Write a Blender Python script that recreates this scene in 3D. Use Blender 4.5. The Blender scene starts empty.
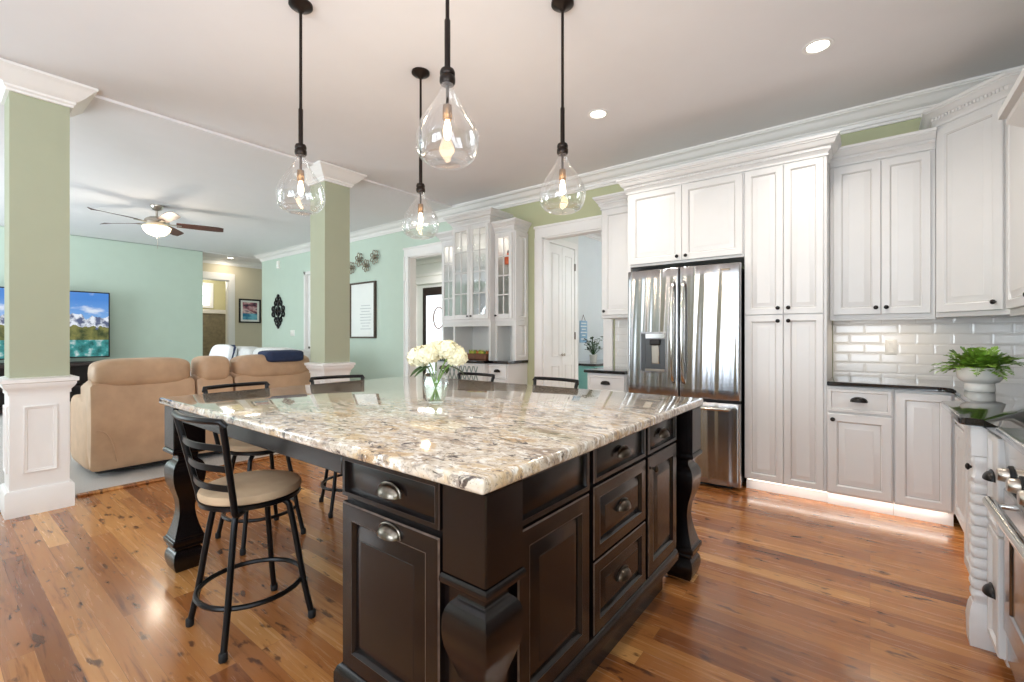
import bpy, bmesh, math, random
from mathutils import Vector, Matrix
random.seed(7)
PI = math.pi
S = bpy.context.scene
COL = S.collection

# ------------------------------------------------------------------ camera
CAM_H, FPX, Y0PX = 1.24, 460.0, 336.5
YAW = math.atan(358 / 460)
cd = bpy.data.cameras.new('camera'); cam = bpy.data.objects.new('camera', cd); COL.objects.link(cam)
cam.location = (0, 0, CAM_H); cam.rotation_euler = (PI / 2, 0, YAW)
cd.sensor_width = 36; cd.lens = 36 * FPX / 1024; cd.shift_y = -(341 - Y0PX) / 1024
cd.clip_start = 0.05; cd.clip_end = 200
S.camera = cam

# ------------------------------------------------------------------ world, light, exposure
S.view_settings.view_transform = 'Standard'; S.view_settings.look = 'None'
S.view_settings.gamma = 1.0; S.view_settings.use_curve_mapping = False
S.view_settings.exposure = 0.16
S.cycles.max_bounces = 12; S.cycles.diffuse_bounces = 7; S.cycles.glossy_bounces = 6
S.cycles.transmission_bounces = 8; S.cycles.transparent_max_bounces = 24
S.cycles.sample_clamp_indirect = 6.0; S.cycles.use_denoising = True
S.cycles.caustics_reflective = False; S.cycles.caustics_refractive = False
W = bpy.data.worlds.new('world'); S.world = W; W.use_nodes = True
W.node_tree.nodes['Background'].inputs[0].default_value = (.80, .90, 1.0, 1)
W.node_tree.nodes['Background'].inputs[1].default_value = 1.2

def area(name, loc, rot, sx, sy, power, col, spread=PI):
    l = bpy.data.lights.new(name, 'AREA'); l.shape = 'RECTANGLE'; l.size = sx; l.size_y = sy
    l.energy = power; l.color = col; l.spread = spread
    o = bpy.data.objects.new(name, l); COL.objects.link(o); o.location = loc; o.rotation_euler = rot
    return o
# daylight in the openings of the wall behind the camera and of the living room
for wx, ww, wp in ((-4.25, .55, 6), (-1.5, 1.1, 80), (-.15, 1.1, 80)): area('daylight_kitchen', (wx, -2.92, 1.45), (PI / 2 + .85, 0, 0), ww, 2.3, wp, (.80, .90, 1.0))  # first, weak one is added for a streak in the refrigerator
area('added_side_light', (1.17, -1.0, 1.75), (0, PI / 2 + .85, 0), 1.5, 2.6, 95, (.84, .92, 1.0))  # added light from the right, brightens the ceiling and island flank
area('daylight_living', (-8.6, -2.92, 1.55), (PI / 2 + .70, 0, 0), 4.2, 2.4, 265, (.86, .95, 1.0))
CEIL = 3.07
DOWN = [(-.259, 3.471), (-1.765, 3.42)]
for i, (x, y) in enumerate(DOWN):
    l = bpy.data.lights.new('downlight', 'SPOT'); l.energy = 55; l.color = (1, .93, .85)
    l.spot_size = 2.4; l.spot_blend = .9; l.shadow_soft_size = .07
    o = bpy.data.objects.new('downlight_lamp', l); COL.objects.link(o); o.location = (x, y, CEIL - .03)

# ------------------------------------------------------------------ materials
def lin(c):
    return tuple((v / 255 / 12.92) if v / 255 <= .04045 else ((v / 255 + .055) / 1.055) ** 2.4 for v in c) + (1,)
class NT:
    def __init__(s, name):
        s.m = bpy.data.materials.new(name); s.m.use_nodes = True; s.t = s.m.node_tree
        s.b = s.t.nodes['Principled BSDF']; s.out = s.t.nodes['Material Output']
    def n(s, typ, **kw):
        x = s.t.nodes.new(typ)
        for k, v in kw.items():
            if k.startswith('i_'):
                key = k[2:]; key = int(key) if key.isdigit() else key
                x.inputs[key].default_value = v
            else: setattr(x, k, v)
        return x
    def l(s, a, b): s.t.links.new(a, b)
    def coords(s, scale=(1, 1, 1), loc=(0, 0, 0), rot=(0, 0, 0)):
        tc = s.n('ShaderNodeTexCoord'); mp = s.n('ShaderNodeMapping')
        mp.inputs['Scale'].default_value = scale; mp.inputs['Location'].default_value = loc; mp.inputs['Rotation'].default_value = rot
        s.l(tc.outputs['Object'], mp.inputs[0]); return mp.outputs[0]
    def ramp(s, fac, stops, interp='LINEAR'):
        r = s.n('ShaderNodeValToRGB'); e = r.color_ramp.elements; r.color_ramp.interpolation = interp
        while len(e) < len(stops): e.new(.5)
        for q, (p, c) in zip(e, stops): q.position = p; q.color = c
        s.l(fac, r.inputs[0]); return r.outputs[0]
    def mix(s, fac, a, b, mode='MIX'):
        x = s.n('ShaderNodeMix', data_type='RGBA', blend_type=mode)
        for sock, v in ((x.inputs[0], fac), (x.inputs[6], a), (x.inputs[7], b)):
            if isinstance(v, (int, float, tuple)): sock.default_value = v
            else: s.l(v, sock)
        return x.outputs[2]
    def math(s, op, a, b=0.0):
        x = s.n('ShaderNodeMath', operation=op)
        for i, v in enumerate((a, b)):
            if isinstance(v, (int, float)): x.inputs[i].default_value = v
            else: s.l(v, x.inputs[i])
        return x.outputs[0]
    def bump(s, h, strength=.2, dist=.01):
        b = s.n('ShaderNodeBump'); b.inputs['Strength'].default_value = strength; b.inputs['Distance'].default_value = dist
        s.l(h, b.inputs['Height']); s.l(b.outputs[0], s.b.inputs['Normal'])
    def set(s, **kw):
        for k, v in kw.items(): s.b.inputs[k.replace('_', ' ')].default_value = v
        return s
WHITE = (1, 1, 1, 1); BLACK = (0, 0, 0, 1)
def mat(name, c, rough=.5, metal=0, spec=.5, noise=.012, nscale=6, bump=.0, coat=0, emit=None, es=0):
    q = NT(name); base = lin(c)
    nz = q.n('ShaderNodeTexNoise', i_Scale=nscale, i_Detail=4.0)
    q.l(q.coords(), nz.inputs['Vector'])
    d = tuple(v * (1 - noise) for v in base[:3]) + (1,); u = tuple(min(1, v * (1 + noise)) for v in base[:3]) + (1,)
    q.l(q.ramp(nz.outputs[0], [(.3, d), (.7, u)]), q.b.inputs['Base Color'])
    q.set(Roughness=rough, Metallic=metal, Specular_IOR_Level=spec, Coat_Weight=coat, Coat_Roughness=.08)
    if bump:
        n2 = q.n('ShaderNodeTexNoise', i_Scale=nscale * 25, i_Detail=3.0); q.l(q.coords(), n2.inputs['Vector'])
        q.bump(n2.outputs[0], bump, .004)
    if emit: q.b.inputs['Emission Color'].default_value = lin(emit); q.b.inputs['Emission Strength'].default_value = es
    return q.m
M = {}
M['ceiling'] = mat('ceiling_paint', (231, 229, 231), .85, spec=.2, noise=.008)
M['trim'] = mat('white_trim', (238, 236, 234), .38)
M['cab'] = mat('cabinet_paint', (220, 219, 218), .36)
M['glaze'] = mat('glazed_groove', (186, 181, 176), .5)
M['cabin'] = mat('cabinet_inside', (215, 216, 214), .6)
M['sage'] = mat('sage_wall', (174, 178, 155), .8, spec=.25)
M['sagek'] = mat('sage_kitchen_wall', (188, 191, 157), .8, spec=.25)
M['teal'] = mat('aqua_wall', (198, 214, 201), .8, spec=.25)
M['tan'] = mat('tan_wall', (208, 200, 178), .8, spec=.25)
M['olive'] = mat('olive_wall', (192, 186, 146), .8)
M['bluewall'] = mat('pale_blue_wall', (226, 232, 234), .8)
M['whitewall'] = mat('white_wall', (232, 232, 230), .8)
M['black'] = mat('black_metal', (26, 26, 28), .32, .6, noise=.1)
M['blackmat'] = mat('black_plastic', (20, 20, 22), .5)
M['bronze'] = mat('dark_bronze', (40, 32, 28), .35, .7, noise=.15)
M['pewter'] = mat('pewter_pull', (120, 112, 102), .28, 1.0, noise=.3, nscale=60)
M['bronzepull'] = mat('bronze_pull', (84, 75, 66), .28, 1.0, noise=.3, nscale=60)
M['brass'] = mat('aged_brass', (128, 98, 66), .3, 1.0)
M['darkpull'] = mat('black_pull', (30, 27, 26), .33, .5, noise=.2)
M['nickel'] = mat('brushed_nickel', (188, 180, 170), .28, 1.0)
M['nichedark'] = mat('dark_grey_metal', (92, 94, 97), .35, .8)
M['chrome'] = mat('polished_steel', (205, 203, 198), .12, 1.0)
M['fanblade'] = mat('walnut_blade', (80, 46, 36), .4, noise=.2)
M['navy'] = mat('navy_cloth', (40, 52, 82), .9, noise=.15, nscale=20, bump=.3)
M['greysofa'] = mat('light_grey_fabric', (214, 216, 215), .9, noise=.06, nscale=15, bump=.3)
M['whitecloth'] = mat('white_cloth', (232, 236, 240), .9, bump=.2)
M['rubber'] = mat('rubber', (18, 18, 19), .7)
M['leaf'] = mat('leaf_green', (40, 74, 28), .45, noise=.35, nscale=14)
M['stem'] = mat('stem_green', (110, 150, 70), .45, noise=.2)
M['fern'] = mat('fern_green', (118, 156, 54), .5, noise=.55, nscale=22)
M['petal'] = mat('hydrangea_petal', (238, 233, 204), .7, noise=.10, nscale=30)
M['pot'] = mat('white_ceramic', (236, 234, 228), .25)
M['soil'] = mat('soil', (52, 40, 30), .95, noise=.3, nscale=60)
M['orange'] = mat('orange_glaze', (226, 96, 48), .3, noise=.2)
M['planter'] = mat('planter_wood', (110, 66, 44), .6, noise=.3, nscale=18)
M['sofa'] = mat('tan_leather', (190, 157, 126), .5, noise=.10, nscale=7, bump=.15)
M['tvstand'] = mat('espresso_wood', (44, 32, 30), .4, noise=.2)
M['tile2'] = mat('shower_tile', (132, 124, 106), .4, noise=.2, nscale=14)
M['seat'] = mat('tan_suede', (186, 160, 130), .85, noise=.12, nscale=9, bump=.25)
M['plate'] = mat('switch_plastic', (240, 238, 232), .35)
M['outlethole'] = mat('outlet_slots', (90, 86, 82), .5)
M['framewood'] = mat('brown_frame', (84, 70, 60), .5, noise=.15)
M['paper'] = mat('print_paper', (240, 243, 240), .7)
M['ink'] = mat('grey_ink', (196, 201, 202), .8)
M['bulb'] = mat('warm_bulb', (255, 240, 214), .3, emit=(255, 222, 176), es=14)
M['lamp'] = mat('lit_diffuser', (255, 250, 240), .4, emit=(255, 246, 230), es=7)
M['bowl'] = mat('lit_fan_bowl', (255, 244, 224), .4, emit=(255, 236, 204), es=1.4)
M['skyglass'] = mat('daylit_glass', (240, 248, 255), .2, emit=(238, 246, 255), es=.75)
M['led'] = mat('led_strip', (255, 240, 214), .4, emit=(255, 246, 232), es=2)
M['signblue'] = mat('blue_sign', (150, 188, 216), .6, noise=.1)
M['flowerart'] = mat('hammered_metal', (150, 142, 126), .4, .8, noise=.35, nscale=40)
M['greylat'] = mat('grey_green_lattice', (128, 146, 142), .5)
M['tealcab'] = mat('aqua_cabinet', (134, 196, 192), .5)

def espresso():
    q = NT('espresso_paint')
    nz = q.n('ShaderNodeTexNoise', i_Scale=3.0, i_Detail=6.0); q.l(q.coords((1, 1, 8)), nz.inputs['Vector'])
    q.l(q.ramp(nz.outputs[0], [(.3, lin((12, 7, 7))), (.7, lin((19, 13, 12)))]), q.b.inputs['Base Color'])
    q.set(Roughness=.25, Specular_IOR_Level=.42, Coat_Weight=.10, Coat_Roughness=.15)
    return q.m
M['espresso'] = espresso()
def worn():
    return mat('worn_edge', (80, 64, 55), .4, noise=.5, nscale=40)
M['worn'] = worn()

def wood_floor():
    q = NT('pine_floor'); v = q.coords()
    br = q.n('ShaderNodeTexBrick', offset=.37, offset_frequency=2, squash=1.0)
    br.inputs['Scale'].default_value = 1.0; br.inputs['Mortar Size'].default_value = .0007; br.inputs['Mortar Smooth'].default_value = .3
    br.inputs['Brick Width'].default_value = 1.9; br.inputs['Row Height'].default_value = .092
    br.inputs['Color1'].default_value = (0, 0, 0, 1); br.inputs['Color2'].default_value = (1, 1, 1, 1); br.inputs['Mortar'].default_value = (.5, .5, .5, 1)
    q.l(v, br.inputs['Vector'])
    tone = q.ramp(br.outputs['Color'], [(0, lin((132, 80, 46))), (.35, lin((170, 112, 64))), (.72, lin((190, 134, 80))), (.9, lin((206, 152, 94))), (1, lin((230, 182, 120)))])
    # grain
    off = q.n('ShaderNodeVectorMath', operation='MULTIPLY_ADD'); q.l(br.outputs['Color'], off.inputs[0]); off.inputs[1].default_value = (7, 3, 5); q.l(v, off.inputs[2])
    mp = q.n('ShaderNodeMapping'); mp.inputs['Scale'].default_value = (1.6, 26, 1); q.l(off.outputs[0], mp.inputs[0])
    g = q.n('ShaderNodeTexNoise', i_Scale=1.6, i_Detail=7.0, i_Roughness=.62, i_Distortion=.6); q.l(mp.outputs[0], g.inputs['Vector'])
    gr = q.ramp(g.outputs[0], [(.28, lin((140, 94, 62))), (.45, lin((240, 226, 208))), (.75, (1, 1, 1, 1))])
    c = q.mix(.75, tone, gr, 'MULTIPLY')
    # dark knots and mineral streaks
    mp2 = q.n('ShaderNodeMapping'); mp2.inputs['Scale'].default_value = (5.5, 15, 1); q.l(off.outputs[0], mp2.inputs[0])
    k = q.n('ShaderNodeTexNoise', i_Scale=1.5, i_Detail=3.0, i_Roughness=.5); q.l(mp2.outputs[0], k.inputs['Vector'])
    kf = q.ramp(k.outputs[0], [(.615, BLACK), (.69, (.85, .85, .85, 1))])
    c = q.mix(kf, c, lin((72, 38, 24)))
    c = q.mix(q.math('MULTIPLY', br.outputs['Fac'], .6), c, lin((84, 50, 30)))
    q.l(c, q.b.inputs['Base Color'])
    rr = q.ramp(g.outputs[0], [(.3, (.20, .20, .20, 1)), (.7, (.30, .30, .30, 1))]); q.l(rr, q.b.inputs['Roughness'])
    q.set(Specular_IOR_Level=.5, Coat_Weight=.35, Coat_Roughness=.12)
    inv = q.math('SUBTRACT', 1.0, br.outputs['Fac'])
    h = q.math('ADD', q.math('MULTIPLY', inv, 1.0), q.math('MULTIPLY', g.outputs[0], .25)); q.bump(h, .10, .002)
    return q.m
M['floor'] = wood_floor()

def granite():
    q = NT('cream_granite'); v = q.coords()
    vs = q.coords((1.0, 2.0, 1.5))
    a = q.n('ShaderNodeTexNoise', i_Scale=3.6, i_Detail=7.0, i_Roughness=.68, i_Distortion=.7); q.l(vs, a.inputs['Vector'])
    base = q.ramp(a.outputs[0], [(.30, lin((116, 96, 84))), (.41, lin((182, 164, 144))), (.50, lin((214, 203, 188))), (.59, lin((204, 180, 146))), (.70, lin((172, 138, 102)))])
    b = q.n('ShaderNodeTexNoise', i_Scale=24.0, i_Detail=5.0, i_Roughness=.7, i_Distortion=.8); q.l(vs, b.inputs['Vector'])
    c = q.mix(q.ramp(b.outputs[0], [(.52, BLACK), (.60, (.8, .8, .8, 1))]), base, lin((136, 124, 116)))
    b2 = q.n('ShaderNodeTexNoise', i_Scale=30.0, i_Detail=4.0, i_Roughness=.6); q.l(q.coords((1, 1.6, 1), (3, 5, 1)), b2.inputs['Vector'])
    c = q.mix(q.ramp(b2.outputs[0], [(.55, BLACK), (.64, (.8, .8, .8, 1))]), c, lin((244, 240, 232)))
    d = q.n('ShaderNodeTexNoise', i_Scale=8.5, i_Detail=8.0, i_Roughness=.75, i_Distortion=1.2); q.l(q.coords((1, 2.2, 1), (9, 2, 4)), d.inputs['Vector'])
    c = q.mix(q.ramp(d.outputs[0], [(.56, BLACK), (.605, (.92, .92, .92, 1))]), c, lin((62, 52, 50)))
    e = q.n('ShaderNodeTexVoronoi', i_Scale=85.0); q.l(v, e.inputs['Vector'])
    c = q.mix(q.ramp(e.outputs['Distance'], [(.10, (.7, .7, .7, 1)), (.2, BLACK)]), c, lin((96, 84, 78)))
    q.l(c, q.b.inputs['Base Color']); q.set(Roughness=.07, Specular_IOR_Level=.6, Coat_Weight=.6, Coat_Roughness=.02)
    return q.m
M['granite'] = granite()
def blackgranite():
    q = NT('black_granite'); e = q.n('ShaderNodeTexVoronoi', i_Scale=260.0); q.l(q.coords(), e.inputs['Vector'])
    q.l(q.ramp(e.outputs['Distance'], [(.12, lin((72, 74, 78))), (.3, lin((18, 18, 20)))]), q.b.inputs['Base Color'])
    q.set(Roughness=.07, Coat_Weight=.6, Coat_Roughness=.02); return q.m
M['blackstone'] = blackgranite()

def subway(rot):
    q = NT('bevelled_tile'); tc = q.n('ShaderNodeTexCoord'); mp = q.n('ShaderNodeMapping'); q.l(tc.outputs['Object'], mp.inputs[0])
    mp.inputs['Rotation'].default_value = rot; mp.inputs['Location'].default_value = (.03, .012, 0)
    def bk(ms, sm):
        br = q.n('ShaderNodeTexBrick', offset=.5); br.inputs['Scale'].default_value = 1
        br.inputs['Brick Width'].default_value = .205; br.inputs['Row Height'].default_value = .078
        br.inputs['Mortar Size'].default_value = ms; br.inputs['Mortar Smooth'].default_value = sm
        q.l(mp.outputs[0], br.inputs['Vector']); return br.outputs['Fac']
    f1, f2 = bk(.0018, .2), bk(.015, 1.0)
    q.l(q.mix(f1, lin((236, 234, 231)), lin((216, 212, 208))), q.b.inputs['Base Color'])
    q.set(Roughness=.12, Specular_IOR_Level=.55)
    h = q.math('SUBTRACT', 1.0, q.math('ADD', q.math('MULTIPLY', f2, .8), q.math('MULTIPLY', f1, .2)))
    q.bump(h, .28, .006); return q.m
M['tile'] = subway((PI / 2, 0, 0))
M['tileside'] = subway((PI / 2, 0, PI / 2))

def steel():
    q = NT('stainless_steel')
    n1 = q.n('ShaderNodeTexNoise', i_Scale=1.0, i_Detail=2.0); q.l(q.coords((9, 9, .9)), n1.inputs['Vector'])
    n2 = q.n('ShaderNodeTexNoise', i_Scale=1.0, i_Detail=2.0); q.l(q.coords((700, 700, 5)), n2.inputs['Vector'])
    q.l(q.ramp(n2.outputs[0], [(.3, lin((168, 169, 172))), (.7, lin((184, 184, 186)))]), q.b.inputs['Base Color'])
    q.set(Metallic=1.0, Roughness=.20, Anisotropic=.85, Anisotropic_Rotation=0.25)
    tg = q.n('ShaderNodeTangent', direction_type='RADIAL', axis='Z'); q.l(tg.outputs[0], q.b.inputs['Tangent'])
    return q.m
M['steel'] = steel()
def carpet():
    q = NT('grey_carpet'); n = q.n('ShaderNodeTexNoise', i_Scale=160.0, i_Detail=3.0); q.l(q.coords(), n.inputs['Vector'])
    q.l(q.ramp(n.outputs[0], [(.35, lin((168, 164, 160))), (.65, lin((220, 217, 213)))]), q.b.inputs['Base Color'])
    q.set(Roughness=.95, Specular_IOR_Level=.1); q.bump(n.outputs[0], .8, .01); return q.m
M['carpet'] = carpet()
def glass(name, tint=(1, 1, 1, 1), refl=.9, edge=.35, base=.04):
    q = NT(name); q.t.nodes.remove(q.b)
    tr = q.n('ShaderNodeBsdfTransparent'); tr.inputs[0].default_value = tint
    gl = q.n('ShaderNodeBsdfGlossy'); gl.inputs['Roughness'].default_value = .03; gl.inputs[0].default_value = (refl, refl, refl, 1)
    lw = q.n('ShaderNodeLayerWeight'); lw.inputs[0].default_value = edge
    f = q.math('ADD', q.math('MULTIPLY', lw.outputs['Facing'], .55), base)
    nz = q.n('ShaderNodeTexNoise', i_Scale=9.0, i_Detail=1.0); q.l(q.coords(), nz.inputs['Vector'])
    bp = q.n('ShaderNodeBump'); bp.inputs['Strength'].default_value = .15; bp.inputs['Distance'].default_value = .01
    q.l(nz.outputs[0], bp.inputs['Height']); q.l(bp.outputs[0], gl.inputs['Normal'])
    mx = q.n('ShaderNodeMixShader'); q.l(f, mx.inputs[0]); q.l(tr.outputs[0], mx.inputs[1]); q.l(gl.outputs[0], mx.inputs[2])
    q.l(mx.outputs[0], q.out.inputs[0]); return q.m
M['shade'] = glass('blown_glass', (.98, .98, .98, 1), 1.0, .36, .05)
M['pane'] = glass('cabinet_glass', (.98, .99, .985, 1), .9, .1, .05)
M['vase'] = glass('vase_glass', (.95, .97, .96, 1), .95, .3, .05)
M['water'] = glass('water', (.92, .96, .92, 1), .8, .2, .03)
def screen():
    q = NT('tv_picture'); tc = q.n('ShaderNodeTexCoord'); sp = q.n('ShaderNodeSeparateXYZ'); q.l(tc.outputs['Object'], sp.inputs[0])
    y, z = sp.outputs[1], sp.outputs[2]
    n = q.n('ShaderNodeTexNoise', i_Scale=3.2, i_Detail=6.0); q.l(q.coords((0, 1, .0)), n.inputs['Vector'])
    ridge = q.math('ADD', .36, q.math('MULTIPLY', n.outputs[0], .68))
    n2 = q.n('ShaderNodeTexNoise', i_Scale=9.0, i_Detail=6.0); q.l(q.coords((0, 1, 1)), n2.inputs['Vector'])
    sky = q.ramp(z, [(.4, lin((150, 196, 240))), (1.0, lin((70, 136, 216)))])
    cl = q.n('ShaderNodeTexNoise', i_Scale=2.6, i_Detail=5.0); q.l(q.coords((0, 1, 2.4), (0, 4, 2)), cl.inputs['Vector'])
    sky = q.mix(q.ramp(cl.outputs[0], [(.55, BLACK), (.7, (.8, .8, .8, 1))]), sky, lin((236, 242, 250)))
    rock = q.ramp(n2.outputs[0], [(.42, lin((84, 96, 130))), (.55, lin((232, 238, 248)))])
    c = q.mix(q.math('LESS_THAN', z, ridge), sky, rock)
    tl = q.math('ADD', .36, q.math('MULTIPLY', n2.outputs[0], .30))
    wood = q.ramp(n2.outputs[0], [(.35, lin((52, 66, 36))), (.65, lin((128, 128, 70)))])
    c = q.mix(q.math('LESS_THAN', z, tl), c, wood)
    lake = q.ramp(n2.outputs[0], [(.35, lin((22, 92, 92))), (.55, lin((60, 150, 150))), (.72, lin((220, 226, 226)))])
    c = q.mix(q.math('LESS_THAN', z, .29), c, lake)
    q.b.inputs['Base Color'].default_value = (.01, .01, .01, 1); q.set(Roughness=.15)
    q.l(c, q.b.inputs['Emission Color']); q.b.inputs['Emission Strength'].default_value = .85
    return q.m
M['screen'] = screen()
def picture():
    q = NT('hall_picture'); n = q.n('ShaderNodeTexNoise', i_Scale=5.0, i_Detail=5.0); q.l(q.coords((0, 1, 2)), n.inputs['Vector'])
    tc = q.n('ShaderNodeTexCoord'); sp = q.n('ShaderNodeSeparateXYZ'); q.l(tc.outputs['Object'], sp.inputs[0])
    a = q.ramp(n.outputs[0], [(.35, lin((60, 50, 70))), (.45, lin((170, 110, 124))), (.55, lin((226, 206, 206))), (.65, lin((140, 110, 130)))])
    b = q.ramp(n.outputs[0], [(.4, lin((40, 120, 160))), (.6, lin((120, 190, 214)))])
    q.l(q.mix(q.math('LESS_THAN', sp.outputs[2], -.06), a, b), q.b.inputs['Base Color']); q.set(Roughness=.3); return q.m
M['picture'] = picture()

# ------------------------------------------------------------------ mesh helpers
class B:
    def __init__(s): s.bm = bmesh.new(); s.m2 = None
    def box(s, x0, x1, y0, y1, z0, z1, bev=0.0, seg=1):
        bm = s.bm
        v = [bm.verts.new((x, y, z)) for z in (z0, z1) for y in (y0, y1) for x in (x0, x1)]
        fs = [bm.faces.new([v[i] for i in q]) for q in ((0, 2, 3, 1), (4, 5, 7, 6), (0, 1, 5, 4), (2, 6, 7, 3), (0, 4, 6, 2), (1, 3, 7, 5))]
        if bev:
            bev = min(bev, .49 * min(abs(x1 - x0), abs(y1 - y0), abs(z1 - z0)))
            es = list({e for f in fs for e in f.edges})
            bmesh.ops.bevel(bm, geom=es, offset=bev, segments=seg, affect='EDGES', profile=.5)
        return s
    def rings(s, loops, cap0=True, cap1=True, closed=True):
        """skin successive vertex loops (lists of equal length)"""
        bm = s.bm; R = [[bm.verts.new(p) for p in L] for L in loops]; n = len(R[0])
        for a, b in zip(R, R[1:]):
            for i in range(n if closed else n - 1):
                j = (i + 1) % n; bm.faces.new((a[i], a[j], b[j], b[i]))
        if cap0 and closed: bm.faces.new(list(reversed(R[0])))
        if cap1 and closed: bm.faces.new(R[-1])
        return s
    def panel(s, x0, x1, z0, z1, loops, y=0.0, glaze=()):
        """front facing -Y built of nested rectangles: loops = (inset, depth towards the viewer); glaze = steps that carry the second paint"""
        if glaze:
            nf = len(s.bm.faces)
            L = [[(x0 + i, y - d, z0 + i), (x1 - i, y - d, z0 + i), (x1 - i, y - d, z1 - i), (x0 + i, y - d, z1 - i)] for i, d in loops]
            s.rings(L); s.bm.faces.ensure_lookup_table()
            for g in glaze:
                for k in range(4): s.bm.faces[nf + g * 4 + k].material_index = 1
            return s
        L = [[(x0 + i, y - d, z0 + i), (x1 - i, y - d, z0 + i), (x1 - i, y - d, z1 - i), (x0 + i, y - d, z1 - i)] for i, d in loops]
        return s.rings(L)
    def lathe(s, prof, c=(0, 0, 0), n=24, ax='z', cap0=True, cap1=True):
        def P(r, h, a):
            if ax == 'z': return (c[0] + r * math.cos(a), c[1] + r * math.sin(a), c[2] + h)
            if ax == 'y': return (c[0] + r * math.cos(a), c[1] + h, c[2] - r * math.sin(a))
            return (c[0] + h, c[1] + r * math.cos(a), c[2] + r * math.sin(a))
        return s.rings([[P(r, h, 2 * PI * k / n) for k in range(n)] for r, h in prof], cap0, cap1)
    def tube(s, pts, r, n=10, closed=False, flat=None):
        pts = [Vector(p) for p in pts]; m = len(pts); T = []
        for i in range(m):
            a = pts[i - 1] if (i or closed) else pts[i]; b = pts[(i + 1) % m] if (i < m - 1 or closed) else pts[i]
            T.append((b - a).normalized())
        nrm = T[0].cross(Vector((0, 0, 1)))
        if nrm.length < 1e-3: nrm = T[0].cross(Vector((1, 0, 0)))
        nrm.normalize(); L = []
        for i in range(m):
            nrm = (nrm - T[i] * nrm.dot(T[i])).normalized(); bn = T[i].cross(nrm)
            rr = r[i] if isinstance(r, (list, tuple)) else r; fx = flat or 1.0
            L.append([tuple(pts[i] + (nrm * math.cos(2 * PI * k / n) * rr + bn * math.sin(2 * PI * k / n) * rr * fx)) for k in range(n)])
        if closed:
            L.append(L[0]); bm = s.bm; R = [[bm.verts.new(p) for p in q] for q in L[:-1]]
            for i in range(m):
                a, b = R[i], R[(i + 1) % m]
                for k in range(n): j = (k + 1) % n; bm.faces.new((a[k], a[j], b[j], b[k]))
            return s
        return s.rings(L)
    def sweep(s, path, prof, closed=False):
        """mitred moulding: path = plan points, prof = (outwards, z); outwards is to the right of the path"""
        P = [Vector((p[0], p[1])) for p in path]; n = len(P); D = []
        for i in range(n):
            def nr(a, b): d = (b - a).normalized(); return Vector((d.y, -d.x))
            ns = []
            if i > 0 or closed: ns.append(nr(P[i - 1], P[i]))
            if i < n - 1 or closed: ns.append(nr(P[i], P[(i + 1) % n]))
            if len(ns) == 2:
                b = (ns[0] + ns[1]).normalized(); D.append(b / max(.2, b.dot(ns[0])))
            else: D.append(ns[0])
        L = [[(P[i].x + D[i].x * o, P[i].y + D[i].y * o, z) for o, z in prof] for i in range(n)]
        if closed: L.append(L[0])
        bm = s.bm; R = [[bm.verts.new(p) for p in q] for q in (L[:-1] if closed else L)]; m = len(prof)
        for i in range(n if closed else n - 1):
            a, b = R[i], R[(i + 1) % n]
            for k in range(m): j = (k + 1) % m; bm.faces.new((a[k], b[k], b[j], a[j]))
        if not closed: bm.faces.new(R[0]); bm.faces.new(list(reversed(R[-1])))
        return s
    def prism(s, poly, z0, z1, bev=0):
        bm = s.bm; a = [bm.verts.new((x, y, z0)) for x, y in poly]; b = [bm.verts.new((x, y, z1)) for x, y in poly]; n = len(poly)
        fs = [bm.faces.new(list(reversed(a))), bm.faces.new(b)]
        for i in range(n): j = (i + 1) % n; fs.append(bm.faces.new((a[i], a[j], b[j], b[i])))
        if bev:
            es = list(set(fs[0].edges) | set(fs[1].edges))
            bmesh.ops.bevel(bm, geom=es, offset=bev, segments=3, affect='EDGES', profile=.5)
        return s
    def ell(s, c, r, n=20, m=12, e=1.0):
        """ellipsoid; e < 1 squares it up into a cushion"""
        def p(v): return math.copysign(abs(v) ** e, v)
        L = []
        for i in range(m + 1):
            a = -PI / 2 + PI * i / m; a = max(-PI / 2 + .02, min(PI / 2 - .02, a))
            L.append([(c[0] + r[0] * p(math.cos(a)) * p(math.cos(2 * PI * k / n)), c[1] + r[1] * p(math.cos(a)) * p(math.sin(2 * PI * k / n)), c[2] + r[2] * p(math.sin(a))) for k in range(n)])
        return s.rings(L)
    def quad(s, *p): s.bm.faces.new([s.bm.verts.new(q) for q in p]); return s
    def move(s, mtx): s.bm.transform(mtx); return s
    def build(s, name, m, parent=None, smooth=40, mods=None):
        bm = s.bm; bmesh.ops.recalc_face_normals(bm, faces=bm.faces)
        me = bpy.data.meshes.new(name)
        if smooth:
            for f in bm.faces: f.smooth = True
            for e in bm.edges:
                if len(e.link_faces) == 2 and e.calc_face_angle(0) > math.radians(smooth): e.smooth = False
        bm.to_mesh(me); bm.free(); me.materials.append(m)
        if s.m2: me.materials.append(s.m2)
        o = bpy.data.objects.new(name, me); COL.objects.link(o)
        if parent: o.parent = parent
        return o
def tag(o, label, cat, group=None, kind=None):
    o['label'] = label; o['category'] = cat
    if group: o['group'] = group
    if kind: o['kind'] = kind
    return o
def thing(name, label, cat, loc=(0, 0, 0), rz=0, group=None, kind=None):
    o = bpy.data.objects.new(name, None); COL.objects.link(o); o.location = loc; o.rotation_euler = (0, 0, rz)
    o.empty_display_size = .1
    return tag(o, label, cat, group, kind)
def struct(b, name, m, parent=None, smooth=40):
    o = b.build(name, m, parent, smooth)
    if not parent: o['kind'] = 'structure'
    return o
def dup(root, loc, rz, label):
    r = root.copy(); COL.objects.link(r); r.location = loc; r.rotation_euler = (0, 0, rz); r['label'] = label
    for ch in list(root.children):
        c = ch.copy(); COL.objects.link(c); c.parent = r
        for g in list(ch.children):
            d = g.copy(); COL.objects.link(d); d.parent = c
    return r
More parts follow.
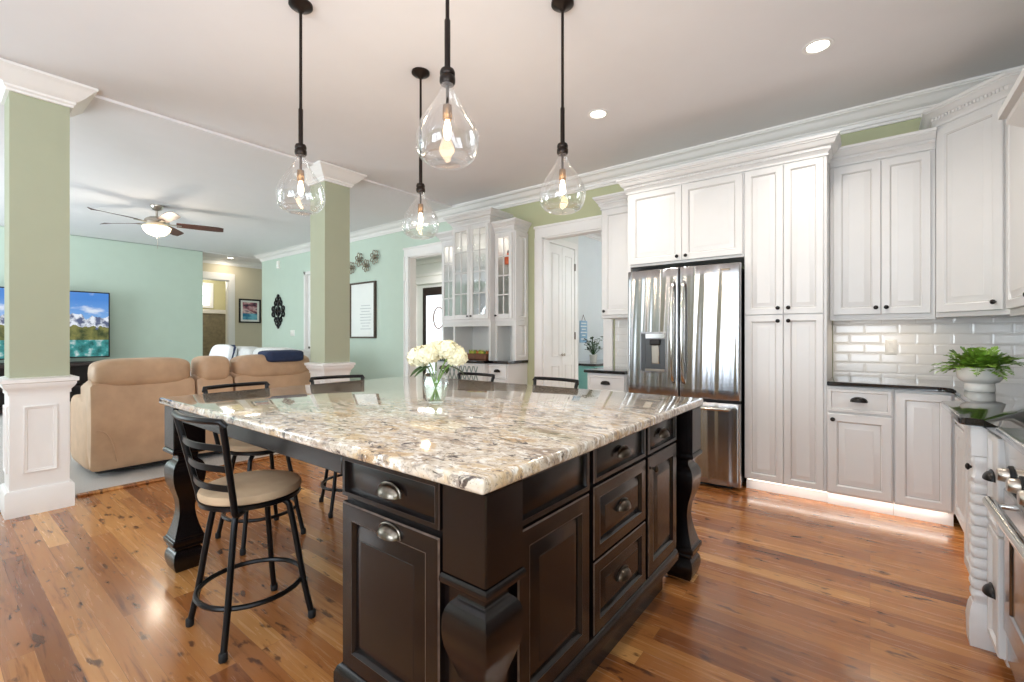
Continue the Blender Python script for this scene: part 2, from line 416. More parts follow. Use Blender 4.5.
def spline(pts, n=6):
    P = [Vector(p) for p in pts]; out = []
    for i in range(len(P) - 1):
        p0 = P[max(0, i - 1)]; p1 = P[i]; p2 = P[i + 1]; p3 = P[min(len(P) - 1, i + 2)]
        for k in range(n):
            t = k / n
            out.append(.5 * ((2 * p1) + (p2 - p0) * t + (2 * p0 - 5 * p1 + 4 * p2 - p3) * t * t + (3 * p1 - p0 - 3 * p2 + p3) * t ** 3))
    return out + [P[-1]]
# ------------------------------------------------------------------ room shell
YW, XR = 4.70, 1.08          # the cabinet wall and the range wall
struct(B().box(-4.84, XR + .12, -3.0, YW + .12, -.08, 0), 'floor', M['floor'], smooth=0)
struct(B().box(-5.9, -3.2, YW + .12, 9.0, -.08, 0).box(-3.2, -1.0, YW + .12, 9.0, -.08, 0), 'floor_hall', M['floor'], smooth=0)
struct(B().box(-16.0, -4.84, -3.0, YW + .12, -.08, .012).box(-16, -5.9, YW + .12, 9.0, -.08, .012), 'floor_living', M['carpet'], smooth=0)
struct(B().box(-4.87, -4.80, -3.0, .30, 0, .018, .006).box(-4.87, -4.80, .74, 2.6, 0, .018, .006).box(-4.87, -4.80, 3.04, YW, 0, .018, .006), 'trim_1', M['floor'])
struct(B().box(-4.62, XR + .12, -3.0, YW + .12, CEIL, CEIL + .2), 'ceiling', M['ceiling'], smooth=0)
struct(B().box(-11.2, -4.62, -3.0, YW + .12, CEIL - .022, CEIL + .2).box(-16, -11.2, -3.0, 9.0, CEIL - .03, CEIL + .2).box(-11.2, -9.5, YW + .12, 9.0, CEIL - .03, CEIL + .2), 'ceiling_living', M['ceiling'], smooth=0)
struct(B().box(-9.5, XR, YW + .12, 9.0, CEIL, CEIL + .2), 'ceiling_hall', M['ceiling'], smooth=0)
T = .12
# cabinet wall, kitchen half (sage) with the laundry opening
DX0, DX1, DZ = -3.18, -2.34, 2.46
struct(B().box(-4.7, DX0, YW, YW + T, 0, CEIL).box(DX0, DX1, YW, YW + T, DZ, CEIL).box(DX1, XR + T, YW, YW + T, 0, CEIL), 'wall_back', M['sagek'], smooth=0)
# same wall, living half (aqua) with the foyer opening and the doorway behind the far column
FX0, FX1, FZ = -5.70, -4.86, 2.49
PX0, PX1, PZ = -8.93, -8.05, 2.53
struct(B().box(FX1, -4.7, YW, YW + T, 0, CEIL).box(FX0, FX1, YW, YW + T, FZ, CEIL).box(PX1, FX0, YW, YW + T, 0, CEIL).box(PX0, PX1, YW, YW + T, PZ, CEIL).box(-10.77, PX0, YW, YW + T, 0, CEIL), 'wall_living', M['teal'], smooth=0)
struct(B().box(XR, XR + T, .3, YW + T, 0, CEIL).box(XR, XR + T, -3.0, -2.3, 0, CEIL).box(XR, XR + T, -2.3, .3, 0, 1.0).box(XR, XR + T, -2.3, .3, 2.5, CEIL), 'wall_right', M['sagek'], smooth=0)
TVX = -11.2
struct(B().box(TVX - T, TVX, -3.0, 3.68, 0, CEIL), 'wall_television', M['teal'], smooth=0)
struct(B().box(-10.77, -10.65, YW + T, 8.0, 0, CEIL), 'wall_hall_side', M['teal'], smooth=0)
HX = -11.95
struct(B().box(HX - T, HX, -3.0, 3.45, 0, CEIL).box(HX - T, HX, 3.45, 4.46, 2.56, CEIL).box(HX - T, HX, 4.46, 9.0, 0, CEIL), 'wall_hall', M['tan'], smooth=0)
# wall behind the camera; unseen openings spaced for streaks in the refrigerator
KW = [(-4.55, -3.95), (-2.05, -.95), (-.7, .4)]; KZ = (.3, 2.6); LW = (-10.7, -6.5, .35, 2.75)  # first, narrow kitchen opening is added only for its reflected streak
b = B()
for xa, xb in ((-4.7, -4.55), (-3.95, -2.05), (-.95, -.7), (.4, XR + T)): b.box(xa, xb, -3.0 - T, -3.0, 0, CEIL)
for xa, xb in KW: b.box(xa, xb, -3.0 - T, -3.0, 0, KZ[0]).box(xa, xb, -3.0 - T, -3.0, KZ[1], CEIL)
struct(b, 'wall_front', M['sagek'], smooth=0)
x0, x1, z0, z1 = LW
struct(B().box(-16.0, x0, -3.0 - T, -3.0, 0, CEIL).box(x1, -4.7, -3.0 - T, -3.0, 0, CEIL).box(x0, x1, -3.0 - T, -3.0, 0, z0).box(x0, x1, -3.0 - T, -3.0, z1, CEIL), 'wall_front_living', M['teal'], smooth=0)
def window(name, op, nx, y=-3.0):
    x0, x1, z0, z1 = op; b = B()
    b.box(x0 - .1, x0, y - .1, y + .03, z0 - .1, z1 + .1, .005).box(x1, x1 + .1, y - .1, y + .03, z0 - .1, z1 + .1, .005)
    b.box(x0, x1, y - .1, y + .03, z1, z1 + .1, .005).box(x0, x1, y - .1, y + .05, z0 - .1, z0, .005)
    for i in range(1, nx):
        xx = x0 + (x1 - x0) * i / nx; b.box(xx - .05, xx + .05, y - .06, y + .0, z0, z1, .004)
    return struct(b, name, M['trim'])
struct(B().box(XR - .02, XR + .08, -2.4, -2.3, .9, 2.6, .005).box(XR - .02, XR + .08, .3, .4, .9, 2.6, .005).box(XR - .02, XR + .08, -2.3, .3, 2.5, 2.6, .005).box(XR - .04, XR + .08, -2.3, .3, .9, 1.0, .005).box(XR, XR + .06, -1.05, -.95, 1.0, 2.5, .004), 'window_1', M['trim'])  # unseen side window, added to light the ceiling from the right
window('window_2', LW, 5)
for i, (xa, xb) in enumerate(KW): window('window_%d' % (4 + i), (xa, xb, KZ[0], KZ[1]), 2)

# mouldings
CROWN = [(0, CEIL), (.135, CEIL), (.135, CEIL - .016), (.126, CEIL - .020), (.126, CEIL - .028), (.112, CEIL - .034), (.098, CEIL - .048), (.082, CEIL - .070), (.058, CEIL - .090), (.046, CEIL - .094), (.046, CEIL - .102), (.036, CEIL - .106), (.030, CEIL - .122), (.030, CEIL - .132), (.018, CEIL - .136), (.018, CEIL - .155), (0, CEIL - .155)]
struct(B().sweep([(XR, -3.0), (XR, YW), (-10.77, YW), (-10.77, 8.0)][::-1], CROWN), 'trim_2', M['trim'])
struct(B().sweep([(HX, -3.0), (HX, 9.0)], CROWN), 'trim_3', M['trim'])
BASE = [(0, 0), (.016, 0), (.016, .12), (.008, .14), (0, .14)]
def base(name, *paths):
    b = B()
    for p in paths: b.sweep(p, BASE)
    struct(b, name, M['trim'])
base('baseboard_living', [(-10.77, YW), (PX0 - .1, YW)], [(PX1 + .1, YW), (FX0 - .12, YW)])
base('baseboard_television', [(TVX, -3.0), (TVX, 3.68)])
base('baseboard_hall', [(HX, 4.58), (HX, 9.0)])
def casing(name, x0, x1, z1, w=.105, y=YW, d=.022, head=.14):
    b = B()
    for xa, xb in ((x0 - w, x0 + .006), (x1 - .006, x1 + w)):
        b.box(xa, xb, y - d, y, 0, z1 + .006, .004); 
        b.box(xa if xa < x0 - .05 else xb - .02, xa + .02 if xa < x0 - .05 else xb, y - d - .008, y - d + .002, 0, z1, .003)
    b.box(x0 - w, x1 + w, y - d, y, z1 - .006, z1 + head, .004)
    b.box(x0 - w - .012, x1 + w + .012, y - d - .014, y, z1 + head - .03, z1 + head, .005)
    b.box(x0 - .004, x0 + .02, y, y + T, 0, z1).box(x1 - .02, x1 + .004, y, y + T, 0, z1).box(x0, x1, y, y + T, z1 - .02, z1 + .004)
    return struct(b, name, M['trim'])
casing('trim_4', DX0, DX1, DZ); casing('trim_5', FX0, FX1, FZ)
b = B()
for ya, yb, za, zb in ((3.34, 3.45, 0, 2.56), (4.46, 4.59, 0, 2.56), (3.34, 4.59, 2.56, 2.72)): b.box(HX - .0, HX + .025, ya, yb, za, zb, .004)
b.box(HX - T, HX, 4.44, 4.462, 0, 2.56).box(HX - T, HX, 3.45, 4.46, 2.545, 2.562)
struct(b, 'trim_6', M['trim'])
# backsplash tile
struct(B().box(-.244, XR, YW - .008, YW, .90, 1.40), 'trim_7', M['tile'], smooth=0)
struct(B().box(XR - .008, XR, 1.0, YW - .008, .90, 2.0), 'trim_8', M['tileside'], smooth=0)
struct(B().box(-2.215, -1.80, YW - .008, YW, .90, 1.43), 'trim_9', M['tile'], smooth=0)

# ------------------------------------------------------------------ columns
def column(y0, label):
    x1, s = -4.63, .30; x0 = x1 - s; y1 = y0 + s
    t = thing('column', label, 'column', ((x0 + x1) / 2, (y0 + y1) / 2, 0), 0, 'square columns between kitchen and living room', 'thing')
    h = s / 2
    B().box(-h, h, -h, h, .93, CEIL - .02).build('shaft', M['sage'], t)
    sq = [(-h, -h), (-h, h), (h, h), (h, -h)][::-1]
    sq = [(-h, -h), (h, -h), (h, h), (-h, h)]
    pb = B().box(-h, h, -h, h, 0, .94)
    pb.sweep(sq, [(0, 0), (.024, 0), (.024, .165), (.012, .18), (.0, .18)], True)
    pb.sweep(sq, [(0, .835), (.008, .835), (.008, .86), (.02, .875), (.034, .90), (.034, .915), (.045, .92), (.045, .945), (.0, .955)], True)
    ped = pb.build('pedestal', M['trim'], t)
    for k in range(4):
        fr = B()
        fr.panel(-.085, .085, .29, .755, [(0, 0), (0, .012), (.006, .014), (.012, .009), (.018, .009), (.022, .002), (.025, .0015)], -h)
        fr.move(Matrix.Rotation(k * PI / 2, 4, 'Z')).build('panel_moulding', M['trim'], ped)
    B().sweep(sq, [(-.01, CEIL - .003), (.135, CEIL - .003), (.135, CEIL - .02), (.12, CEIL - .03), (.105, CEIL - .045), (.07, CEIL - .085), (.045, CEIL - .105), (.03, CEIL - .115), (.03, CEIL - .13), (.018, CEIL - .14), (.018, CEIL - .155), (-.01, CEIL - .155)], True).build('capital', M['trim'], t)
    return t
column(.37, 'near square sage green column on white panelled pedestal, beside tan sofa end')
column(2.67, 'far square sage green column on white pedestal, rising behind island left end')

# ------------------------------------------------------------------ cabinet hardware and fronts
DOORL = [(0, 0), (0, .017), (.004, .021), (.050, .021), (.0515, .0215), (.057, .016), (.060, .0075), (.0635, .0075), (.066, .008), (.097, .0195), (.0995, .0195), (.101, .0205)]
FLATL = [(0, 0), (0, .017), (.004, .021), (.034, .021), (.0355, .0215), (.040, .015), (.043, .010), (.0455, .010), (.048, .0105)]
def door_loops(w, h, k=1.0):
    m = min(w, h)
    if m < .22: return [(i * (m / .30), d) if i else (i, d) for i, d in FLATL]
    s = min(1.0, m / .30) * k
    return [(i * s, d) for i, d in DOORL]
def cup_pull(b, x, y, z, w=.090, h=.031, d=.027):
    """half-dome bin pull, open below, on a face pointing -Y"""
    n, m = 14, 6; L = []
    for i in range(n + 1):
        a = PI * i / n; L.append([])
        for j in range(m + 1):
            e = PI / 2 * j / m
            L[-1].append((x - w / 2 * math.cos(a) * 1.0, y - d * math.sin(a) ** .8 * math.cos(e) - .001, z + h * math.sin(a) ** .7 * math.sin(e) - h * .4))
    L2 = [[(x + (p[0] - x) * .9, y + (p[1] - y) * .88, z - h * .4 + (p[2] - z + h * .4) * .9) for p in q] for q in L]
    for LL in (L, L2): b.rings(LL, closed=False)
    for i in range(n): b.quad(L[i][0], L[i + 1][0], L2[i + 1][0], L2[i][0])
    # flange
    pts = [(x - w / 2 * 1.06 * math.cos(PI * i / n), y - .002, z - h * .4 + h * 1.1 * math.sin(PI * i / n) ** .7) for i in range(n + 1)]
    b.tube(pts, .0028, 6)
    return b
def knob(b, x, y, z, r=.015):
    return b.lathe([(.006, 0), (.005, -.010), (.008, -.014), (r, -.019), (r, -.024), (r * .6, -.029), (.001, -.031)], (x, y, z), 14, 'y')
def cab_crown(h=.125, out=.075):
    k = out / .075
    return [(0, 0), (.012, 0), (.012, .008), (.005, .012), (.010, .026), (.020, .036), (.020, .040), (.026, .042), (.026, .064), (.036 * k, .066), (.046 * k, .078), (.056 * k, h - .034), (.064 * k, h - .03), (.064 * k, h - .022), (.072 * k, h - .018), (.075 * k, h - .01), (.075 * k, h), (0, h)]
def add_front(t, spec, mt, Mx=None, pm=None):
    kind, x0, x1, z0, z1 = spec[:5]; hw = spec[5] if len(spec) > 5 else None
    lp = door_loops(x1 - x0, z1 - z0); isl = mt is M['espresso']
    b = B(); b.m2 = M['worn'] if isl else M['glaze']
    b.panel(x0, x1, z0, z1, lp, glaze=[g for g in ((1, 3) if isl else (6,)) if g < len(lp) - 1])
    if Mx: b.move(Mx)
    o = b.build(kind, mt, t, smooth=30)
    if hw:
        for hk in (hw if isinstance(hw, list) else [hw]):
            k, hx, hz = hk; b = B()
            if k == 'knob': knob(b, hx, -.021, hz)
            else: cup_pull(b, hx, -.021, hz)
            if Mx: b.move(Mx)
            b.build('knob' if k == 'knob' else 'cup_pull', pm or M['darkpull'], o)
    return o
def cabinet(name, label, cat, loc, rz, w, z0, z1, depth, fronts, crown=None, kick=False, ends=(1, 1), group=None, mt=None, body=None, ret=None):
    mt = mt or M['cab']; t = thing(name, label, cat, loc, rz, group)
    b = body or B().box(0, w, 0, depth, z0, z1, .002)
    b.build('carcass', mt, t)
    if z0 > 1.3 and z0 < 1.4: B().box(0, w, .001, .022, z0 - .012, z0).build('light_rail', mt, t)
    if kick: B().box(0.0, w, .075, .093, 0, z0).build('toe_kick', mt, t)
    for f in fronts: add_front(t, f, mt)
    if crown:
        h, out = crown; pr = [(o, z1 + z) for o, z in cab_crown(h, out)]
        pth = [(0, 0), (w, 0)]; ret = ret or depth
        if ends[0]: pth = [(0, ret)] + pth
        if ends[1]: pth = pth + [(w, ret)]
        c = B().sweep(pth, pr).box(.0, w, .0, depth, z1, z1 + h * .5).build('crown', mt, t)
        d = B(); n = int(w / .022)
        for i in range(n): d.box((i + .12) * w / n, (i + .72) * w / n, -.035, -.018, z1 + .0435, z1 + .062)
        d.build('dentil_strip', mt, c)
    return t
# fridge wall --------------------------------------------------------------
UY = 4.37
FY = 4.085      # face of the deep cabinets
px0, px1 = -.80, -.25
mid = (px0 + px1) / 2
W_ = px1 - px0
cabinet('pantry_cabinet', 'tall white pantry cabinet with four raised doors, right of refrigerator', 'cabinet', (px0, FY, 0), 0, W_, .10, 2.57, YW - FY - .002, [
    ('door', .004, W_ / 2 - .0015, 1.412, 2.56, ('knob', W_ / 2 - .035, 1.46)), ('door', W_ / 2 + .0015, W_ - .02, 1.412, 2.56, ('knob', W_ / 2 + .035, 1.46)),
    ('door', .004, W_ / 2 - .0015, .105, 1.405, ('knob', W_ / 2 - .035, 1.36)), ('door', W_ / 2 + .0015, W_ - .02, .105, 1.405, ('knob', W_ / 2 + .035, 1.36))],
    crown=(.135, .08), kick=True, ends=(0, 1), ret=UY - FY - .075)
fx0 = -1.80; W_ = px0 - fx0
bb = B().box(0, W_, 0, YW - FY - .002, 1.885, 2.57, .002).box(0, .03, 0, YW - FY - .002, 0, 1.885)
cabinet('over_fridge_cabinet', 'white two-door cabinet above the stainless refrigerator', 'cabinet', (fx0, FY, 0), 0, W_ - .001, 1.885, 2.57, YW - FY - .002, [
    ('door', .03, W_ / 2 + .005, 1.905, 2.56, ('knob', W_ / 2 - .03, 1.94)), ('door', W_ / 2 + .008, W_ - .012, 1.905, 2.56, ('knob', W_ / 2 + .045, 1.94))],
    crown=(.135, .08), ends=(1, 0), body=bb, ret=UY - FY - .075)
# uppers
W_ = .61
cabinet('upper_cabinet', 'white two-door wall cabinet over black counter, right of tall pantry', 'cabinet', (-.248, UY, 0), 0, W_, 1.375, 2.555, YW - UY - .002, [
    ('door', .022, .31, 1.405, 2.54, ('knob', .282, 1.455)), ('door', .314, .585, 1.405, 2.54, ('knob', .342, 1.455))], crown=(.13, .07), ends=(0, 0))
# diagonal corner wall cabinet
cx, cy = .364, UY; dl = .43
ca, sa = math.cos(-PI / 4), math.sin(-PI / 4)
t = thing('corner_upper_cabinet', 'taller diagonal white corner wall cabinet with one door, above the fern', 'cabinet', (cx, cy, 0), 0)
poly = [(0, 0), (dl * ca, dl * sa), (XR - cx - .002, dl * sa), (XR - cx - .002, YW - cy - .002), (0, YW - cy - .002)]
B().prism(poly, 1.375, 2.70).build('carcass', M['cab'], t)
MD = Matrix.Rotation(-PI / 4, 4, 'Z')
add_front(t, ('door', .018, dl - .02, 1.405, 2.68, ('knob', dl - .055, 1.455)), M['cab'], MD)
c = B().sweep([(0, YW - cy - .01), (0, 0), (dl * ca, dl * sa), (XR - cx - .01, dl * sa)], [(o, 2.70 + z) for o, z in cab_crown(.13, .07)]).build('crown', M['cab'], t)
d = B()
for i in range(20): d.box((i + .12) * dl / 20, (i + .72) * dl / 20, -.035, -.018, 2.7435, 2.762)
d.move(MD).build('dentil_strip', M['cab'], c)
ex, ey = cx + dl * ca, cy + dl * sa
cabinet('upper_cabinet', 'white wall cabinet at far right edge, facing the island beside the range hood', 'cabinet', (ex + .002, ey - .002, 0), -PI / 2, ey - 2.74, 1.375, 2.62, XR - ex - .004, [
    ('door', .03, .62, 1.405, 2.60, ('knob', .59, 1.455)), ('door', .625, 1.18, 1.405, 2.60, ('knob', .655, 1.455))])
# range hood
t = thing('range_hood', 'white wooden range hood with moulded mantel, above the range at right edge', 'range hood', (0, 0, 0))
B().box(.66, XR - .002, 1.45, 2.55, 2.1, CEIL - .16, .004).build('chimney', M['cab'], t)
pr = [(0, 1.98), (.02, 1.98), (.03, 2.0), (.03, 2.02), (.06, 2.06), (.10, 2.10), (.10, 2.12), (.12, 2.13), (.12, 2.16), (0, 2.16)]
mt = B().sweep([(XR - .005, 1.40), (.535, 1.40), (.535, 2.60), (XR - .005, 2.60)][::-1], pr).box(.535, XR - .003, 1.40, 2.60, 1.98, 2.15).build('mantel', M['cab'], t)
d = B()
for i in range(44): d.box(.488, .506, 1.42 + i * .0268, 1.437 + i * .0268, 2.03, 2.055)
d.build('dentil_strip', M['cab'], mt)
# left wall cabinet
cabinet('upper_cabinet', 'narrow white wall cabinet left of the refrigerator, beside laundry doorway', 'cabinet', (-2.215, UY, 0), 0, .413, 1.43, 2.56, YW - UY - .002, [
    ('door', .02, .405, 1.46, 2.545, ('knob', .045, 1.50))], crown=(.13, .07), ends=(1, 0))
# base cabinets
BY = 4.065
cabinet('base_cabinet', 'white base cabinet with one drawer above one door, right of pantry', 'cabinet', (-.248, BY, 0), 0, .376, .10, .882, YW - BY - .002, [
    ('drawer', .006, .366, .70, .865, ('cup', .186, .79)), ('door', .006, .366, .115, .685, ('knob', .036, .645))], kick=True)
bb = B().box(0, .34, 0, YW - BY - .002, .10, .882)
cabinet('base_cabinet', 'white base cabinet with single full-height door, in inner corner under fern', 'cabinet', (.13, BY, 0), 0, .30, .10, .882, YW - BY - .002, [
    ('door', .006, .283, .115, .865, None)], kick=True)
cabinet('base_cabinet', 'white base cabinet with one drawer, left of refrigerator under small black counter', 'cabinet', (-2.215, BY, 0), 0, .413, .10, .882, YW - BY - .002, [
    ('drawer', .012, .402, .70, .865, ('cup', .206, .79)), ('door', .012, .402, .115, .685, ('knob', .36, .645))], kick=True)
# range wall bases (facing -X)
RX = .445
L1 = BY - 3.20
cabinet('base_cabinet', 'white base cabinet on range wall, turning the counter corner', 'cabinet', (RX, BY - .001, 0), -PI / 2, L1, .10, .882, XR - RX - .002, [
    ('drawer', .03, .44, .70, .865, ('cup', .235, .81)), ('drawer', .446, L1 - .01, .70, .865, ('cup', .65, .81)),
    ('door', .03, .44, .115, .685), ('door', .446, L1 - .01, .115, .685)], kick=True)
bx = .39; L2 = 3.198 - 2.665
cabinet('base_cabinet', 'white bumped-out base cabinet behind the turned post near range', 'cabinet', (bx, 3.198, 0), -PI / 2, L2, .10, .882, XR - bx - .002, [
    ('door', .01, L2 - .01, .115, .865, ('knob', .30, .655))], kick=True)
# turned bobbin post
t = thing('turned_post', 'white turned bobbin post standing at counter front beside the range', 'post', (.355, 2.625, 0))
b = B().box(-.036, .036, -.036, .036, .76, .882, .003); h = .036
b.build('cap_block', M['cab'], t)
prof = [(.028, .17), (.028, .19), (.034, .20), (.032, .215)]
for i in range(10):
    z = .225 + i * .0425
    prof += [(.024, z), (.031, z + .004), (.034, z + .012), (.0345, z + .0205), (.034, z + .029), (.031, z + .037), (.024, z + .041)]
prof += [(.030, .66), (.034, .675), (.027, .69), (.025, .71), (.032, .73), (.034, .745), (.028, .76)]
LP = []
for q, z in prof:
    k = q * .72; LP.append([(-q, -k, z), (-k, -q, z), (k, -q, z), (q, -k, z), (q, k, z), (k, q, z), (-k, q, z), (-q, k, z)])
B().rings(LP).build('spindle', M['cab'], t)
L = []
for hh, z in ((.038, 0), (.040, .02), (.042, .10), (.036, .15), (.030, .172)): L.append([(-hh, -hh, z), (hh, -hh, z), (hh, hh, z), (-hh, hh, z)])
B().rings(L).build('foot_block', M['cab'], t)
# narrow pull-out
nx = .385; L3 = 2.58 - 2.375
cabinet('pullout_cabinet', 'narrow white pull-out cabinet with two drawers, between turned post and range', 'cabinet', (nx, 2.585, 0), -PI / 2, L3, .06, .882, XR - nx - .002, [
    ('drawer', .008, L3 - .008, .52, .87, ('cup', .11, .715)), ('drawer', .008, L3 - .008, .08, .51, ('cup', .11, .285))])
# worktops
b = B().prism([(-.246, YW - .01), (-.246, 4.035), (.34, 4.035), (.375, 4.025), (.405, 3.99), (.41, 3.95), (.41, 3.215), (.30, 3.20), (.285, 3.18), (.285, 2.60), (.30, 2.575), (.355, 2.57), (.36, 2.377), (XR - .01, 2.377), (XR - .01, YW - .01)], .884, .914, .006)
tag(b.build('worktop', M['blackstone']), 'polished black granite worktop running round the corner under the fern', 'worktop')
b = B().prism([(-2.24, YW - .01), (-2.24, 4.035), (-1.805, 4.035), (-1.805, YW - .01)], .884, .914, .006)
tag(b.build('worktop', M['blackstone']), 'small black granite worktop left of the refrigerator', 'worktop')
# under-cabinet and toe-kick lamps (real LED strips)
def led(label, x0, x1, y0, y1, z, power, rot=(0, 0, 0), col=(1, .82, .62)):
    t = tag(B().box(x0, x1, y0, y1, z, z + .008, .001).build('light_strip', M['led']), label, 'light strip')
    area('strip_lamp', ((x0 + x1) / 2, (y0 + y1) / 2, z - .003), rot, max(.02, x1 - x0), max(.02, y1 - y0), power, col)
led('slim lit strip under wall cabinets right of pantry', -.15, .33, 4.43, 4.45, 1.366, 1.0)
led('slim lit strip under pantry and base cabinets, above floor', -.78, .40, BY + .035, BY + .055, .089, .6, col=(1, .97, .93))
led('slim lit strip under range wall cabinets', RX + .035, RX + .055, 2.75, 4.0, .089, .45, col=(1, .92, .80))
# outlet
t = thing('wall_outlet', 'white double socket plate on tile backsplash above black counter', 'socket', (.13, YW - .008, 1.155))
B().panel(-.036, .036, -.058, .058, [(0, 0), (0, .003), (.004, .006)]).build('cover_plate', M['plate'], t)
for dz in (-.026, .026): B().panel(-.017, .017, dz - .014, dz + .014, [(0, .006), (.001, .0075), (.004, .007)]).box(-.008, -.005, -.009, -.007, dz - .005, dz + .006).box(.005, .008, -.009, -.007, dz - .005, dz + .006).build('socket', M['plate'], t)

# ------------------------------------------------------------------ refrigerator
t = thing('refrigerator', 'stainless french-door refrigerator with water dispenser and lower freezer drawer', 'refrigerator', (-1.285, 3.99, 0))
HW = .474
B().box(-HW + .01, HW - .01, .045, .68, .04, 1.80, .006).box(-.40, .40, .06, .5, 0, .04).build('body', M['blackmat'], t)
def bulge(x0, x1, z0, z1, d=.022, th=.055, n=16):
    """door leaf with a gently convex front, front at about y=-d"""
    b = B(); n, m = 72, 14
    def wav(x, z): return .0011 * math.sin(2 * PI * x / .135 + 1.6 * math.sin(1.9 * z)) + .0007 * math.sin(2 * PI * x / .071 + 2.2 * math.sin(1.4 * z + 1)) + .0012 * math.sin(2 * PI * x / .31 + z)
    L = []
    for i in range(n + 1):
        u = i / n; x = x0 + (x1 - x0) * u; e = min(u, 1 - u) * (x1 - x0)
        rnd = .012 * (1 - min(1, e / .012)) ** 2
        f = min(1, e / .03); y = -d * (1 - (x / HW) ** 2) + rnd
        col = [(x, y + .005, z0)]
        for j in range(m + 1):
            z = z0 + .006 + (z1 - z0 - .012) * j / m; col.append((x, y + wav(x, z) * f, z))
        L.append(col + [(x, y + .005, z1), (x, th - .012, z1), (x, th - .012, z0)])
    b.rings(L); return b
dl_ = bulge(-HW, -.006, .725, 1.83).build('door', M['steel'], t, smooth=50)
dr_ = bulge(.002, HW, .725, 1.83).build('door', M['steel'], t, smooth=50)
fz_ = bulge(-HW, HW, .035, .70).build('freezer_drawer', M['steel'], t, smooth=50)
def fhandle(x, par):
    pts = [(x, -.018, 1.70), (x, -.05, 1.675), (x, -.068, 1.60), (x, -.082, 1.28), (x, -.068, .96), (x, -.05, .875), (x, -.018, .85)]
    B().tube(spline(pts, 6), .015, 12).build('handle', M['chrome'], par)
fhandle(-.045, dl_); fhandle(.042, dr_)
pts = [(-.40, -.005, .655), (-.385, -.045, .655), (-.30, -.058, .655), (0, -.075, .655), (.30, -.058, .655), (.385, -.045, .655), (.40, -.005, .655)]
B().tube(spline(pts, 6), .015, 12).build('handle', M['chrome'], fz_)
# dispenser
dx0, dx1 = -.345, -.105
ds = B().panel(dx0, dx1, .92, 1.28, [(0, -.005), (0, .022), (.003, .025), (.010, .025), (.012, .022)], 0)
ds.build('dispenser', M['steel'], dl_)
B().box(dx0 + .014, dx0 + .05, -.0255, -.020, .935, 1.265, .001).build('side_strip', M['nichedark'], dl_)
B().box(dx0 + .052, dx1 - .014, -.0262, -.020, .95, 1.22, .0005).build('niche', M['nichedark'], dl_)
B().box(dx0 + .052, dx1 - .014, -.030, -.020, 1.225, 1.265, .002).build('display', M['chrome'], dl_)
B().box(-.25, -.155, -.05, -.024, 1.165, 1.22, .008).build('nozzle', M['blackmat'], dl_)
B().box(-.235, -.165, -.040, -.024, 1.0, 1.165, .006).build('paddle', M['nickel'], dl_)
B().box(dx0 + .052, dx1 - .014, -.042, -.024, .935, .955, .003).build('drip_tray', M['nickel'], dl_)
B().box(.33, .40, -.0135, -.009, 1.775, 1.788, .001).build('badge', M['pewter'], dr_)
B().box(-.02, .10, -.0245, -.019, .672, .688, .001).build('badge', M['plate'], fz_)

# ------------------------------------------------------------------ range
t = thing('kitchen_range', 'stainless range with knobs and bar handle at the right edge', 'range', (0, 0, 0))
ry0, ry1 = 1.46, 2.372
B().box(.40, XR - .01, ry0, ry1, .08, .895, .004).build('body', M['steel'], t)
B().box(.355, XR - .01, ry0, ry1, .885, .918, .012, 3).build('cooktop', M['steel'], t)
L = [[(.40, y, .885), (.375, y, .885), (.385, y, .72), (.40, y, .72)] for y in (ry0 + .003, ry1 - .003)]
cp = B().rings(L).build('control_panel', M['chrome'], t)
for i in range(6):
    yk = ry0 + .09 + i * .146
    k = B().lathe([(.034, 0), (.034, -.010), (.030, -.012)], (.385, yk, .765), 20, 'x').build('knob', M['blackmat'], cp)
    B().lathe([(.024, -.012), (.022, -.036), (.018, -.040), (.001, -.041)], (.385, yk, .765), 20, 'x').build('knob_cap', M['nickel'], k)
od = B().panel(-ry1 + .006, -ry0 - .006, .20, .705, [(0, 0), (0, .02), (.006, .026), (.09, .026), (.094, .020), (.1, .020)])
od.move(Matrix.Translation((.40, 0, 0)) @ Matrix.Rotation(-PI / 2, 4, 'Z')); od = od.build('oven_door', M['steel'], t)
B().tube([(.336, ry0 + .04, .652), (.336, ry1 - .03, .652)], .018, 14).build('handle', M['chrome'], od)
for y in (ry0 + .08, ry1 - .07): B().tube([(.38, y, .652), (.336, y, .652)], .010, 10).build('handle_bracket', M['chrome'], od)
B().box(.385, .40, ry0 + .006, ry1 - .006, .085, .19, .003).build('drawer', M['steel'], t)
for i in range(3):
    g = B(); ya = ry0 + .03 + i * .287; yb = ya + .28
    g.box(.44, .46, ya, yb, .93, .945, .003).box(.98, 1.0, ya, yb, .93, .945, .003)
    for k in range(5): yy = ya + k * (yb - ya - .014) / 4; g.box(.44, 1.0, yy, yy + .014, .928, .947, .003)
    for xx in (.45, .97):
        for yy in (ya + .003, yb - .02): g.box(xx, xx + .015, yy, yy + .015, .917, .93)
    g.build('grate', M['blackmat'], t)

